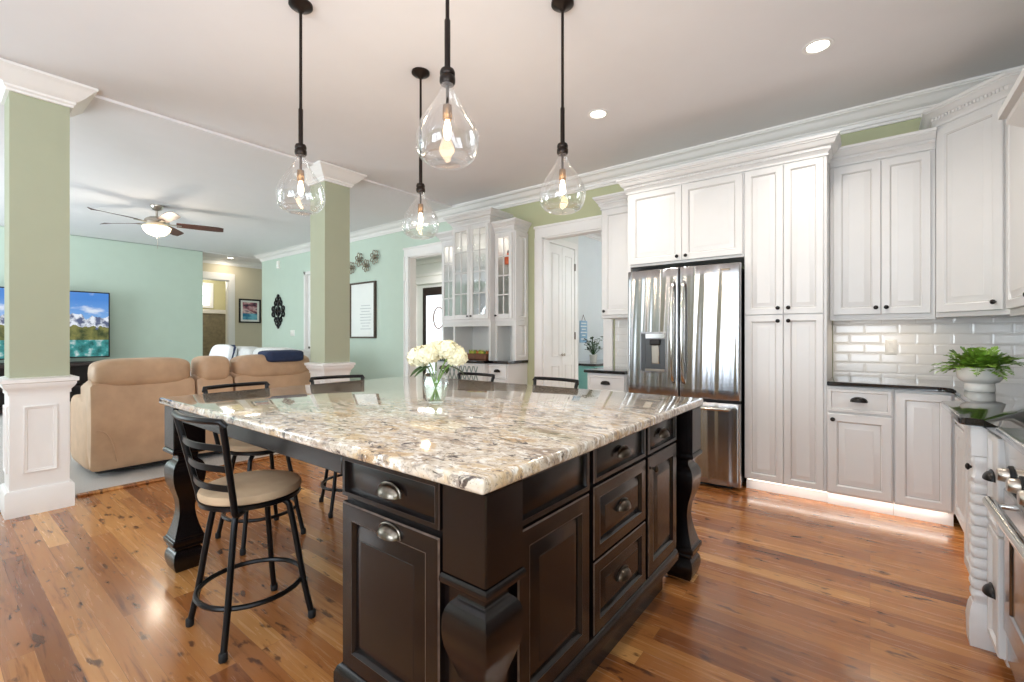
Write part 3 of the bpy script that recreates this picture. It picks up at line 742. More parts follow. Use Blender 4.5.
# ------------------------------------------------------------------ island
IX0, IX1, IYA, IYB = -2.95, -.6985, .80, 2.525
tag(B().box(-3.010, -.692, .782, 2.538, .876, .914, .010, 3).build('island_worktop', M['granite']), 'large speckled cream granite slab on top of the dark island', 'worktop')
t = thing('kitchen_island', 'large dark espresso island with carved corner posts and raised panel doors', 'kitchen island', (0, 0, 0))
CX0 = -1.315; CF = .835; CR = -.765; CYB = 2.27
B().box(CX0, CR, CF, CYB, .15, .874, .002).build('carcass', M['espresso'], t)
B().box(CX0 + .02, CR - .04, CF + .02, CYB - .03, 0, .15).build('toe_kick', M['espresso'], t)
prb = [(0, .075), (.030, .075), (.030, .175), (.022, .195), (.010, .205), (0, .205)]
pl = B().sweep([(CX0, CYB), (CX0, CF), (-.87, CF)], [(o, 0 if z < .08 else z) for o, z in prb])
pl.sweep([(CR, .955), (CR, CYB)], [(0, .15), (.026, .15), (.028, .18), (.022, .195), (.010, .205), (0, .205)])
pl.build('plinth', M['espresso'], t)
# aprons carrying the overhang
ap = B().box(-2.82, CX0 - .001, .815, .84, .805, .874, .002).box(-2.93, -2.905, .93, 2.37, .805, .874, .002).box(-2.82, -.85, 2.45, 2.475, .805, .874, .002)
ap.build('apron', M['espresso'], t)
B().box(-2.36, -2.28, .8125, .8155, .845, .874, .0005).build('apron_slot', M['blackmat'], t)
for x in (-2.45, -1.75): B().box(x, x + .05, .84, 2.45, .83, .874).build('support_rail', M['espresso'], t)
# corner posts
def post_profile():
    P = [(.030, 0), (.056, .0), (.068, .03), (.073, .06), (.069, .09), (.058, .108), (.054, .112), (.066, .118), (.068, .125), (.066, .136), (.076, .142), (.077, .165), (.068, .172), (.060, .195), (.050, .23), (.041, .27), (.036, .31), (.037, .34), (.042, .376), (.050, .402), (.059, .428), (.067, .453), (.0715, .474), (.0745, .502), (.0742, .525), (.071, .547), (.064, .565), (.055, .576), (.047, .583), (.044, .592), (.045, .606), (.052, .614), (.068, .619), (.078, .626), (.078, .640), (.0735, .648)]
    return [(p.x, p.y) for p in spline([(r, z, 0) for r, z in P], 3)]
def corner_post(x, y):
    L = [[(x - r, y - r, z), (x + r, y - r, z), (x + r, y + r, z), (x - r, y + r, z)] for r, z in post_profile()]
    b = B().rings(L, True, False)
    b.box(x - .0735, x + .0735, y - .0735, y + .0735, .648, .874, .004)
    o = b.build('corner_post', M['espresso'], t, smooth=28)
    e = B()      # rubbed edge line of the cap moulding
    return o
corner_post(IX1 - .0775, IYA + .0775); corner_post(IX0 + .0275, IYA + .0775); corner_post(IX1 - .0775, IYB - .0775); corner_post(IX0 + .0275, IYB - .0775)
MF = Matrix.Translation((CX0, CF, 0))
PW = M['pewter']
wf = -.865 - CX0
add_front(t, ('drawer', .004, wf - .006, .742, .868, ('cup', wf / 2 + .02, .805)), M['espresso'], MF, PW)
dlast = add_front(t, ('door', .004, wf - .006, .212, .722, ('cup', wf / 2 + .02, .690)), M['espresso'], MF, PW)
# right flank faces +X
MR = Matrix.Translation((CR, 0, 0)) @ Matrix.Rotation(PI / 2, 4, 'Z')
DP = M['bronzepull']
add_front(t, ('drawer', .985, 1.382, .722, .868), M['espresso'], MR, DP)
add_front(t, ('door', .985, 1.382, .212, .712), M['espresso'], MR, DP)
add_front(t, ('drawer', 1.414, 1.872, .735, .868, ('cup', 1.642, .80)), M['espresso'], MR, DP)
add_front(t, ('drawer', 1.414, 1.872, .472, .722, ('cup', 1.642, .60)), M['espresso'], MR, DP)
add_front(t, ('drawer', 1.414, 1.872, .212, .462, ('cup', 1.642, .34)), M['espresso'], MR, DP)
add_front(t, ('drawer', 1.905, 2.262, .735, .868, ('cup', 2.07, .80)), M['espresso'], MR, DP)
add_front(t, ('door', 1.905, 2.262, .212, .722, ('knob', 1.935, .672)), M['espresso'], MR, DP)

# ------------------------------------------------------------------ stools
def make_stool(label):
    t = thing('bar_stool', label, 'stool', (0, 0, 0), 0, 'black metal stools round the island')
    B().lathe([(.02, .562), (.140, .562), (.178, .563), (.194, .572), (.198, .588), (.192, .602), (.16, .614), (.095, .621), (.02, .623)], n=32).build('seat', M['seat'], t)
    B().lathe([(.02, .545), (.186, .545), (.195, .549), (.195, .563), (.186, .566), (.02, .566)], n=32).lathe([(.06, .515), (.09, .52), (.09, .546), (.03, .546)], n=20).build('seat_ring', M['black'], t)
    for sx, sy in ((-1, -1), (1, -1), (1, 1), (-1, 1)):
        d = Vector((sx, sy, 0)) / math.sqrt(2)
        pts = [d * .06 + Vector((0, 0, .532)), d * .115 + Vector((0, 0, .530)), d * .148 + Vector((0, 0, .512)), d * .162 + Vector((0, 0, .47)), d * .188 + Vector((0, 0, .33)), d * .215 + Vector((0, 0, .17)), d * .250 + Vector((0, 0, .012))]
        lg = B().tube(spline(pts, 5), .0125, 10).build('leg', M['black'], t)
        p = d * .250
        B().lathe([(.014, 0), (.016, .004), (.016, .03), (.013, .034)], (p.x, p.y, 0), 12).build('rubber_foot', M['rubber'], lg)
    B().tube([(.202 * math.cos(a), .202 * math.sin(a), .172) for a in [2 * PI * k / 40 for k in range(40)]], .0105, 8, closed=True).build('foot_ring', M['black'], t)
    def bow(z, w, y0, sag, n=12): return [(-w + 2 * w * i / n, y0 - sag * math.sin(PI * i / n), z) for i in range(n + 1)]
    BR = Matrix.Translation((.03, 0, 0)) @ Matrix.Rotation(.09, 4, 'Z')
    def half(z): return .142 + (z - .56) * .135
    def yb(z): return -.152 - (z - .56) * .19
    for s in (-1, 1):
        pts = [(s * .10, -.10, .538), (s * .138, -.148, .548), (s * half(.60), yb(.60), .60), (s * half(.75), yb(.75), .75), (s * half(.90), yb(.90), .90), (s * half(.915), yb(.915) - .003, .918)]
        B().tube(spline(pts, 5), .0125, 10).move(BR).build('back_post', M['black'], t)
    B().tube([(-.198, yb(.92) + .008, .905)] + bow(.925, .190, yb(.925) - .004, .035) + [(.198, yb(.92) + .008, .905)], .0125, 10).move(BR).build('top_rail', M['black'], t)
    for z in (.655, .735, .82):
        n = 12; pts = bow(z, half(z), yb(z), .034)
        L = [[(p[0], p[1] - .003, p[2] - .012), (p[0], p[1] + .003, p[2] - .012), (p[0], p[1] + .003, p[2] + .012), (p[0], p[1] - .003, p[2] + .012)] for p in pts]
        B().rings(L).move(BR).build('back_slat', M['black'], t)
    return t
st = make_stool('black metal swivel stool with tan round seat, nearest one at island front')
st.location = (-2.125, .885, 0); st.rotation_euler = (0, 0, 0)
dup(st, (-2.99, 1.30, 0), -PI / 2, 'black metal stool at island left end, nearer the front left post')
dup(st, (-3.02, 1.95, 0), -PI / 2 - .35, 'black metal stool at island left end, in front of the far column')
dup(st, (-2.55, 2.60, 0), PI - .10, 'black metal stool on far side of island, back rail before the glass hutch')
dup(st, (-1.80, 2.62, 0), PI - .16, 'black metal stool on far side of island, back rail before white double doors')

# ------------------------------------------------------------------ pendants
def pendant(x, y, label):
    t = thing('pendant_lamp', label, 'pendant lamp', (x, y, 0), 0, 'glass teardrop pendants over the island')
    B().lathe([(.062, CEIL), (.062, CEIL - .012), (.05, CEIL - .022), (.02, CEIL - .034), (.012, CEIL - .045)], n=28).build('canopy', M['bronze'], t)
    B().lathe([(.006, 2.29), (.012, 2.292), (.012, 2.49), (.009, 2.495), (.008, 2.50), (.008, CEIL - .03)], n=12).build('rod', M['bronze'], t)
    B().lathe([(.012, 2.30), (.026, 2.295), (.030, 2.285), (.030, 2.275), (.026, 2.27), (.031, 2.264), (.031, 2.245), (.026, 2.236), (.010, 2.232)], n=24).build('collar', M['bronze'], t)
    B().lathe([(.0065, 2.24), (.0065, 2.155), (.009, 2.15)], n=10).build('stem', M['bronze'], t)
    B().lathe([(.006, 2.156), (.018, 2.154), (.019, 2.13), (.019, 2.10), (.015, 2.095)], n=18).build('socket', M['brass'], t)
    B().lathe([(.008, 2.102), (.009, 2.09), (.013, 2.072), (.016, 2.055), (.015, 2.04), (.011, 2.027), (.006, 2.019), (.001, 2.018)], n=16).build('bulb', M['bulb'], t)
    outer = [(.024, 2.255), (.026, 2.230), (.036, 2.20), (.058, 2.160), (.086, 2.118), (.110, 2.078), (.124, 2.038), (.126, 2.004), (.119, 1.968), (.104, 1.944), (.085, 1.930), (.070, 1.925), (.03, 1.928), (.001, 1.929)]
    P = spline([(r, z, 0) for r, z in outer], 4)
    g = B().lathe([(p.x, p.y) for p in P], n=40, cap0=False, cap1=False)
    for v in g.bm.verts:          # hand-blown unevenness
        a = math.atan2(v.co.y, v.co.x); k = 1 + .012 * math.sin(3 * a + v.co.z * 30) + .008 * math.sin(5 * a - v.co.z * 47); v.co.x *= k; v.co.y *= k
    sh = g.build('glass_shade', M['shade'], t, smooth=60)
    B().tube([(.096 * math.cos(a), .096 * math.sin(a), 1.945) for a in [2 * PI * k / 36 for k in range(36)]], .0045, 6, closed=True).build('glass_ring', M['shade'], sh)
    l = bpy.data.lights.new('bulb_light', 'POINT'); l.energy = 7; l.color = (1, .80, .58); l.shadow_soft_size = .03
    o = bpy.data.objects.new('bulb_light', l); COL.objects.link(o); o.location = (x, y, 1.965)
pendant(-2.475, 1.285, 'glass teardrop pendant hanging over the left front of island, nearest the first column')
pendant(-2.455, 2.125, 'glass teardrop pendant over far left of island, in front of the glass hutch')
pendant(-1.33, 2.16, 'glass teardrop pendant over far right of island, in front of the laundry doorway')
pendant(-1.32, 1.28, 'largest-looking glass teardrop pendant, nearest the camera above island front')

# recessed downlights
def recessed(x, y, label, z=CEIL):
    t = thing('recessed_light', label, 'ceiling light', (x, y, 0), 0, 'recessed ceiling lights')
    B().lathe([(.085, z - .001), (.085, z - .006), (.070, z - .008), (.060, z - .002)], n=32).build('trim_ring', M['trim'], t)
    B().lathe([(.061, z - .003), (.001, z - .004)], n=32, cap0=False, cap1=False).build('diffuser', M['lamp'], t)
recessed(*DOWN[0], 'recessed round ceiling light nearest the tall pantry, upper right')
recessed(*DOWN[1], 'recessed round ceiling light farther back, before the refrigerator wall')
recessed(-11.55, 4.35, 'small lit recessed light in the hall ceiling above bathroom doorway', CEIL - .03)

# ------------------------------------------------------------------ vase and flowers
vx, vy, vz = -1.68, 1.55, .9145
t = thing('vase', 'clear glass vase on the granite island holding white hydrangeas', 'vase', (vx, vy, vz))
vp = [(.001, .003), (.035, .002), (.040, .006), (.050, .03), (.060, .07), (.063, .10), (.056, .135), (.047, .155), (.048, .172), (.054, .182)]
P = spline([(r, z, 0) for r, z in vp], 4)
B().lathe([(p.x, p.y) for p in P], n=32, cap0=False, cap1=False).build('vase_body', M['vase'], t)
B().lathe([(.001, .006), (.036, .007), (.048, .03), (.057, .07), (.058, .085), (.001, .085)], n=28, cap0=False, cap1=False).build('water', M['water'], t)
heads = [(-.075, -.035, .222, .060), (-.045, .045, .252, .056), (-.002, -.045, .238, .054), (.058, .025, .258, .054), (.02, .11, .235, .050), (.092, .055, .222, .048)]
lbls = ['cream hydrangea head lowest at the left of the vase', 'cream hydrangea head at upper left of the bunch', 'cream hydrangea head at front centre of the bunch', 'cream hydrangea head at upper right of the bunch', 'cream hydrangea head at the back of the bunch', 'cream hydrangea head lowest at the right of the vase']
for i, (hx, hy, hz, hr) in enumerate(heads):
    f = thing('hydrangea', lbls[i], 'flower', (vx, vy, vz), 0, 'hydrangeas in the vase')
    foot = Vector((-hx * .25, -hy * .25, .012)); top = Vector((hx, hy, hz - hr * .6))
    B().tube(spline([foot, Vector((hx * .2, hy * .2, .12)), Vector((hx * .55, hy * .55, .175)), top], 5), .0032, 7).build('stem', M['stem'], f)
    b = B(); N = 120; rnd = random.Random(i)
    for k in range(N):
        ph = math.acos(1 - 1.75 * (k + .5) / N); th = PI * (1 + 5 ** .5) * k
        n = Vector((math.sin(ph) * math.cos(th), math.sin(ph) * math.sin(th), math.cos(ph)))
        c = Vector((hx, hy, hz)) + Vector((n.x, n.y, n.z * .85)) * hr * rnd.uniform(.86, 1.03)
        n = (n + Vector((rnd.uniform(-.4, .4), rnd.uniform(-.4, .4), rnd.uniform(-.4, .4)))).normalized()
        u = n.orthogonal().normalized(); w = n.cross(u); a0 = rnd.uniform(0, PI)
        s = .0125 * rnd.uniform(.85, 1.2)
        for p in range(4):
            a = a0 + p * PI / 2; d = u * math.cos(a) + w * math.sin(a); e = n.cross(d)
            q = [c, c + d * s * .6 + e * s * .5 + n * .002, c + d * s * 1.1 + n * .0035, c + d * s * .6 - e * s * .5 + n * .002]
            b.quad(*[tuple(z) for z in q])
    b.ell((hx, hy, hz), (hr * .8, hr * .8, hr * .68), 14, 8)
    b.build('bloom', M['petal'], f, smooth=0)
    for s in ((1,), (), (-1,), (1,), (), (-1,))[i]:
        b = B(); base_ = Vector((hx * .6, hy * .6, .18)); ang = math.atan2(hy, hx) + s * .9 + i * .3; dr = Vector((math.cos(ang), math.sin(ang), -.18))
        wv = Vector((-dr.y, dr.x, 0)); L = []
        for k in range(8):
            u = k / 7; ww = .024 * math.sin(PI * min(1, u * .93 + .04)) ** .8; p = base_ + dr * (.085 * u) + Vector((0, 0, -.035 * u * u))
            L.append([tuple(p - wv * ww + Vector((0, 0, .005))), tuple(p), tuple(p + wv * ww + Vector((0, 0, .005)))])
        b.rings(L, closed=False).build('leaf', M['leaf'], f, smooth=80)

# ------------------------------------------------------------------ fern
t = thing('potted_fern', 'bushy green fern in white footed bowl on the black corner counter', 'potted plant', (.515, 3.87, .9145))
pr = [(.001, 0), (.064, 0), (.067, .006), (.066, .038), (.063, .044), (.065, .05), (.084, .06), (.098, .08), (.102, .105), (.101, .142), (.096, .144), (.094, .13), (.001, .128)]
pot = B().lathe([(r, z) for r, z in pr], n=48, cap0=False, cap1=False)
for v in pot.bm.verts:
    z = v.co.z
    if .004 < z < .04: a = math.atan2(v.co.y, v.co.x); k = 1 + .012 * math.cos(24 * a); v.co.x *= k; v.co.y *= k
po = pot.build('pot', M['pot'], t)
B().lathe([(.095, .131), (.06, .138), (.001, .142)], n=24, cap0=False, cap1=False).build('soil', M['soil'], po)
b = B(); rnd = random.Random(3)
for i in range(80):
    az = rnd.uniform(0, 2 * PI); ln = rnd.uniform(.12, .24); el = rnd.uniform(.15, 1.35); c0 = Vector((math.cos(az), math.sin(az), 0)) * rnd.uniform(0, .07) + Vector((0, 0, .138))
    d = Vector((math.cos(az) * math.cos(el), math.sin(az) * math.cos(el), math.sin(el))); side = Vector((-math.sin(az), math.cos(az), 0)); pts = []
    ns = 13
    for k in range(ns + 1):
        u = k / ns; pts.append(c0 + d * ln * u * (1 - .12 * u) + Vector((0, 0, -.34 * ln * u * u * (1.25 - .4 * math.sin(el)))))
    b.tube([tuple(p) for p in pts[::3]] + [tuple(pts[-1])], .0012, 4)
    for k in range(2, ns + 1):
        u = k / ns; L_ = .045 * math.sin(PI * (u * .86 + .12)) * rnd.uniform(.8, 1.15); tan = (pts[k] - pts[k - 1]).normalized()
        for s in (-1, 1):
            o = side * s; tw = Vector((0, 0, rnd.uniform(-.3, .35)))
            e = (o + tan * .5 + tw).normalized(); p = pts[k]; w2 = tan * .0085
            b.quad(tuple(p - w2 * .6), tuple(p + e * L_ * .5 - w2), tuple(p + e * L_), tuple(p + e * L_ * .5 + w2))
b.build('fronds', M['fern'], t, smooth=0)

# ------------------------------------------------------------------ glass-door hutch
t = thing('glass_hutch', 'tall white built-in hutch with glass muntin doors, left of laundry doorway', 'hutch', (-4.04, 0, 0))
def hutch_box(x0, x1, yf, z0, z1, shelves, yb=YW - .002):
    b = B(); s = .022
    b.box(x0, x0 + s, yf, yb, z0, z1).box(x1 - s, x1, yf, yb, z0, z1).box(x0 + s, x1 - s, yf, yb, z1 - .03, z1).box(x0 + s, x1 - s, yf, yb, z0, z0 + .03).box(x0 + s, x1 - s, yb - .012, yb, z0 + .03, z1 - .03)
    return b
def glass_door(par, x0, x1, z0, z1, yf, nx, nz, kx):
    f = .048; b = B()
    b.box(x0, x0 + f, yf - .02, yf, z0, z1, .003).box(x1 - f, x1, yf - .02, yf, z0, z1, .003).box(x0 + f, x1 - f, yf - .02, yf, z0, z0 + f + .012, .003).box(x0 + f, x1 - f, yf - .02, yf, z1 - f, z1, .003)
    gx0, gx1, gz0, gz1 = x0 + f, x1 - f, z0 + f + .012, z1 - f
    for i in range(1, nx): xx = gx0 + (gx1 - gx0) * i / nx; b.box(xx - .008, xx + .008, yf - .018, yf - .002, gz0, gz1, .002)
    for i in range(1, nz): zz = gz0 + (gz1 - gz0) * i / nz; b.box(gx0, gx1, yf - .018, yf - .002, zz - .008, zz + .008, .002)
    o = b.build('glass_door', M['cab'], par)
    B().box(gx0, gx1, yf - .011, yf - .008, gz0, gz1).build('pane', M['pane'], o)
    k = B(); knob(k, kx, yf - .02, z0 + .04, .013); k.build('knob', M['darkpull'], o)
HZ = .944
secs = [(-.63, -.327, 4.42, 1.43, 2.53), (-.325, .325, 4.33, 1.43, 2.67), (.327, .63, 4.42, 1.43, 2.53)]
for i, (x0, x1, yf, z0, z1) in enumerate(secs):
    o = hutch_box(x0, x1, yf, z0, z1, [1.80, 2.13] + ([2.42] if i == 1 else [])).build('upper_case', M['cab'], t)
    for z in [1.80, 2.13] + ([2.42] if i == 1 else []): B().box(x0 + .023, x1 - .023, yf + .03, YW - .016, z - .005, z + .005).build('shelf', M['pane'], o)
    if i == 1:
        glass_door(o, x0 + .01, -.002, z0 + .03, z1 - .02, yf, 2, 4, -.03); glass_door(o, .002, x1 - .01, z0 + .03, z1 - .02, yf, 2, 4, .03)
    else: glass_door(o, x0 + .02, x1 - .02, z0 + .03, z1 - .02, yf, 2, 4, x1 - .04 if i == 0 else x0 + .04)
    pr = [(q, z1 + z) for q, z in cab_crown(.14 if i == 1 else .13, .09 if i == 1 else .075)]
    pth = [(x0, YW - .01), (x0, yf), (x1, yf), (x1, YW - .01)]
    if i == 0: pth = pth[:3]
    if i == 2: pth = pth[1:]
    B().sweep(pth, pr).box(x0, x1, yf, YW - .01, z1, z1 + .06).build('crown', M['cab'], t)
    # open niche below
    B().box(x0, x0 + .03, yf + .01, YW - .002, HZ, z0).box(x1 - .03, x1, yf + .01, YW - .002, HZ, z0).box(x0 + .03, x1 - .03, yf + .012, yf + .03, z0 - .06, z0).box(x0 + .03, x1 - .03, YW - .014, YW - .002, HZ, z0).build('niche', M['cabin'], t)
b = B().panel(.0, .26, 1.43, 2.53, DOORL).panel(.0, .26, .945, 1.43, DOORL).move(Matrix.Translation((.631, 4.43, 0)) @ Matrix.Rotation(PI / 2, 4, 'Z'))
b.build('side_panel', M['cab'], t)
b = B().box(-.63, .63, 4.30, YW - .002, .0, HZ - .034).box(-.33, .33, 4.22, YW - .002, .0, HZ - .034); b.build('base_case', M['cab'], t)
for x0, x1, yf, hw in ((-.62, -.34, 4.30, 'cup'), (.34, .62, 4.30, 'cup')):
    add_front(t, ('drawer', x0, x1, .73, .895, (hw, (x0 + x1) / 2, .82)), M['cab'], Matrix.Translation((0, yf, 0)))
    add_front(t, ('door', x0, x1, .12, .72, ('knob', x0 + .04, .68)), M['cab'], Matrix.Translation((0, yf, 0)))
B().box(-.31, .31, 4.208, 4.22, .66, .90, .002).build('lattice_back', M['cab'], t)
lt = B()
for k in range(-3, 12):
    for s in (-1, 1):
        xa = -.28 + k * .075
        if -.29 <= xa <= .22: lt.tube([(xa if s > 0 else xa + .06, 4.206, .70), (xa + .06 if s > 0 else xa, 4.206, .87)], .007, 6)
lt.build('lattice_front', M['greylat'], t)
for x0, x1 in ((-.31, -.002), (.002, .31)): add_front(t, ('door', x0, x1, .12, .65, ('knob', -.03 if x0 < 0 else .03, .61)), M['cab'], Matrix.Translation((0, 4.22, 0)))
B().prism([(-.65, YW - .01), (-.65, 4.275), (-.35, 4.275), (-.35, 4.19), (.35, 4.19), (.35, 4.275), (.65, 4.275), (.65, YW - .01)], HZ - .034, HZ, .005).build('counter', M['blackstone'], t)
B().box(.25, .28, 4.666, 4.688, 1.1, 1.2, .003).move(Matrix.Translation((.2, 0, 0))).build('socket_plate', M['plate'], t)
# lamps inside the hutch tops
for x in (-4.52, -4.2, -3.88, -3.56):
    l = bpy.data.lights.new('hutch_lamp', 'POINT'); l.energy = .7; l.color = (1, .93, .84); l.shadow_soft_size = .03
    o = bpy.data.objects.new('hutch_lamp', l); COL.objects.link(o); o.location = (x, 4.56, 2.45)
# things in the hutch
def jar(name, label, cat, loc, prof, m, group=None, n=18):
    o = B().lathe(prof, n=n).build(name, m); o.location = loc; return tag(o, label, cat, group)
t = thing('bottle', 'orange bottle with dark stopper behind glass in right hutch section', 'bottle', (-3.575, 4.52, 2.1355))
B().lathe([(.03, 0), (.052, .01), (.055, .07), (.045, .10), (.018, .125), (.016, .15)], n=18).build('bottle_body', M['orange'], t)
B().lathe([(.014, .15), (.016, .165), (.008, .185)], n=12).build('stopper', M['blackmat'], t)
jar('figurine', 'small black figurine on a shelf in left hutch section', 'ornament', (-4.50, 4.53, 2.1355), [(.03, 0), (.035, .01), (.015, .03), (.03, .07), (.02, .10), (.025, .12), (.005, .15)], M['blackmat'])
GL = [(.001, .002), (.032, 0), (.032, .004), (.006, .008), (.005, .07), (.02, .09), (.036, .12), (.036, .16), (.03, .19)]
k = 0
spots = [(-4.28, 1.8055), (-4.18, 1.8055), (-4.08, 1.8055), (-3.98, 1.8055), (-3.88, 1.8055), (-3.78, 1.8055), (-4.26, 2.1355), (-4.14, 2.1355), (-4.0, 2.1355), (-3.86, 2.1355), (-3.60, 1.8055), (-3.52, 1.8055), (-4.55, 1.8055), (-4.45, 1.8055)]
for x, z in spots:
    sec = 'middle' if -4.36 < x < -3.72 else ('right' if x > -3.72 else 'left')
    o = jar('goblet', '%s glass goblet on the %s shelf of the hutch %s section' % ('clear', 'middle' if z < 2 else 'upper', sec), 'glass', (x, 4.53 + .05 * (k % 2), z), GL, M['vase'], 'goblets on hutch %s %s shelf' % (sec, 'middle' if z < 2 else 'upper'), 14); k += 1
# planter box on the hutch counter
t = thing('planter_box', 'low brown wooden trough of yellow green succulents on hutch counter', 'planter', (-3.98, 4.42, HZ + .0008))
B().box(-.17, .17, -.055, .055, 0, .075, .004).build('trough', M['planter'], t)
rnd = random.Random(5)
for i in range(8):
    b = B(); xx = -.145 + i * .0415
    for k in range(16):
        a = rnd.uniform(0, 2 * PI); d = Vector((math.cos(a) * .03, math.sin(a) * .03, rnd.uniform(.035, .06))); w = Vector((-math.sin(a), math.cos(a), 0)) * .006; p = Vector((xx, 0, .07))
        b.quad(tuple(p - w), tuple(p + d * .6 - w * 1.4), tuple(p + d), tuple(p + d * .6 + w * 1.4))
    b.ell((xx, 0, .085), (.018, .03, .018), 10, 6)
    b.build('succulent', mat('succulent_%d' % i, ((168, 186, 78), (206, 200, 96), (120, 150, 60), (196, 120, 60))[i % 4], .5, noise=.2), t, smooth=0)

# ------------------------------------------------------------------ laundry passage behind the doorway
LX = -3.26
struct(B().box(LX - T, LX, YW + T, 5.72, 0, CEIL).box(-3.88, LX - T, 5.60, 5.72, 0, CEIL), 'wall_closet', M['whitewall'], smooth=0)
struct(B().box(-3.88, -3.76, 5.72, 8.4, 0, CEIL).box(-3.88, -1.0, 8.4, 8.5, 0, CEIL).box(-1.1, -1.0, YW + T, 8.4, 0, CEIL), 'wall_laundry', M['bluewall'], smooth=0)
struct(B().sweep([(-3.76, 5.72), (-3.76, 8.4), (-1.1, 8.4)], CROWN), 'trim_10', M['trim'])
dr = B().box(LX - .002, LX + .022, 4.86, 4.93, 0, 2.52, .003).box(LX - .002, LX + .022, 5.59, 5.66, 0, 2.52, .003).box(LX - .002, LX + .024, 4.86, 5.66, 2.45, 2.53, .003)
d1 = struct(dr, 'door_1', M['trim'])
for y0, y1, ky in ((4.935, 5.26, 5.235), (5.265, 5.585, 5.29)):
    b = B()
    w = y1 - y0
    b.panel(0, w, .02, 2.44, [(0, 0), (0, .012), (.002, .014)])
    for za, zb in ((.16, .86), (.98, 2.33)): b.panel(.075, w - .075, za, zb, [(0, .0138), (0, .019), (.006, .020), (.014, .010), (.03, .010), (.045, .017), (.05, .017)])
    b.move(Matrix.Translation((LX, y0, 0)) @ Matrix.Rotation(PI / 2, 4, 'Z'))
    o = b.build('door_leaf', M['trim'], d1)
    k = B(); knob(k, ky - y0, -.016, 1.0, .02); k.move(Matrix.Translation((LX, y0, 0)) @ Matrix.Rotation(PI / 2, 4, 'Z')); k.build('door_knob', M['nickel'], o)
for z in (.35, 1.2, 2.15): B().box(LX + .012, LX + .03, 5.583, 5.597, z, z + .1, .002).build('hinge', M['pewter'], d1)
t = thing('laundry_counter', 'aqua cabinet with dark top seen through the laundry doorway', 'counter', (0, 0, 0))
B().box(-3.755, -3.2, 6.1, 8.1, 0, .80, .003).build('cabinet_body', M['tealcab'], t)
B().box(-3.755, -3.17, 6.07, 8.12, .80, .835, .004).build('counter_top', M['blackstone'], t)
t = thing('wall_sign', 'pale blue hanging sign with white lines on laundry wall', 'sign', (-3.76, 6.75, 0))
sb = B().box(.002, .014, -.12, .12, 1.14, 1.50, .003).build('board', M['signblue'], t)
B().tube([(.01, -.06, 1.50), (.006, 0, 1.60), (.01, .06, 1.50)], .003, 6).build('cord', M['planter'], t)
for k, (z, w) in enumerate(((1.45, .06), (1.40, .07), (1.35, .05), (1.30, .07), (1.25, .04), (1.19, .06))): B().box(.0138, .0155, -w * 1.4, w * 1.4, z, z + .018).build('text_line', M['paper'], sb)
for (x, y, lab, s) in ((-3.5, 6.62, 'small grey green plant in pot on laundry counter, below the sign', 1.0), (-3.45, 7.15, 'dark leafy plant in pot on laundry counter, right beside cabinet edge', 1.25)):
    t = thing('potted_plant', lab, 'potted plant', (x, y, .8355))
    B().lathe([(.001, 0), (.05 * s, 0), (.065 * s, .11 * s), (.06 * s, .115 * s), (.001, .10 * s)], n=18, cap0=False, cap1=False).build('pot', M['pot'], t)
    b = B(); rnd = random.Random(int(s * 10))
    for i in range(60):
        a = rnd.uniform(0, 2 * PI); h = rnd.uniform(.1, .3) * s; r = rnd.uniform(.02, .12) * s; p = Vector((math.cos(a) * r, math.sin(a) * r, .08 * s + h)); w = Vector((-math.sin(a), math.cos(a), .3)) * .022; d = Vector((math.cos(a), math.sin(a), rnd.uniform(-.3, .8))) * .05
        b.tube([(0, 0, .1 * s), tuple(p)], .002, 4); b.quad(tuple(p), tuple(p + d * .5 - w), tuple(p + d), tuple(p + d * .5 + w))
    b.build('foliage', M['leaf'], t, smooth=0)
area('laundry_fill', (-1.9, 7.6, 2.4), (-.9, 0, .9), 1.0, 1.2, 50, (.97, .985, 1.0))  # fill light inside the closed laundry room, which has no window

# ------------------------------------------------------------------ foyer beyond the left opening
struct(B().box(-10.6, -7.45, 7.2, 7.32, 0, CEIL).box(-7.45, -3.9, 7.2, 7.32, 0, CEIL).box(-4.0, -3.89, YW + T, 7.2, 0, CEIL), 'wall_foyer', M['whitewall'], smooth=0)
b = B().box(-8.75, -8.45, 7.15, 7.2, 0, 2.5, .004).box(-6.9, -6.6, 7.15, 7.2, 0, 2.5, .004).box(-8.9, -6.5, 7.13, 7.2, 2.45, 2.62, .006).box(-8.95, -6.45, 7.10, 7.2, 2.62, 2.68, .006).box(-8.8, -6.6, 7.15, 7.2, 2.92, 3.0, .006)
struct(b, 'trim_11', M['trim'])
d2 = struct(B().box(-8.18, -8.08, 7.14, 7.19, 0.02, 2.36, .004).box(-7.35, -7.18, 7.14, 7.19, .02, 2.36, .004).box(-8.08, -7.35, 7.14, 7.19, 2.18, 2.36, .004).box(-8.08, -7.35, 7.14, 7.19, .02, .4, .004), 'door_2', M['tvstand'])
B().box(-8.08, -7.35, 7.16, 7.175, .4, 2.18).build('pane', M['skyglass'], d2)
tag(B().tube([(-7.62 + .17 * math.cos(a), 7.12, 1.66 + .24 * math.sin(a)) for a in [2 * PI * k / 36 for k in range(36)]], .012, 8, closed=True).build('wreath', M['planter']), 'thin ring wreath hanging on the dark glazed foyer door', 'wreath')
area('foyer_fill', (-6.6, 6.0, 2.9), (0, 0, 0), 1.6, 1.2, 60, (1, .98, .95))  # downward fill light under the foyer ceiling, no window above it

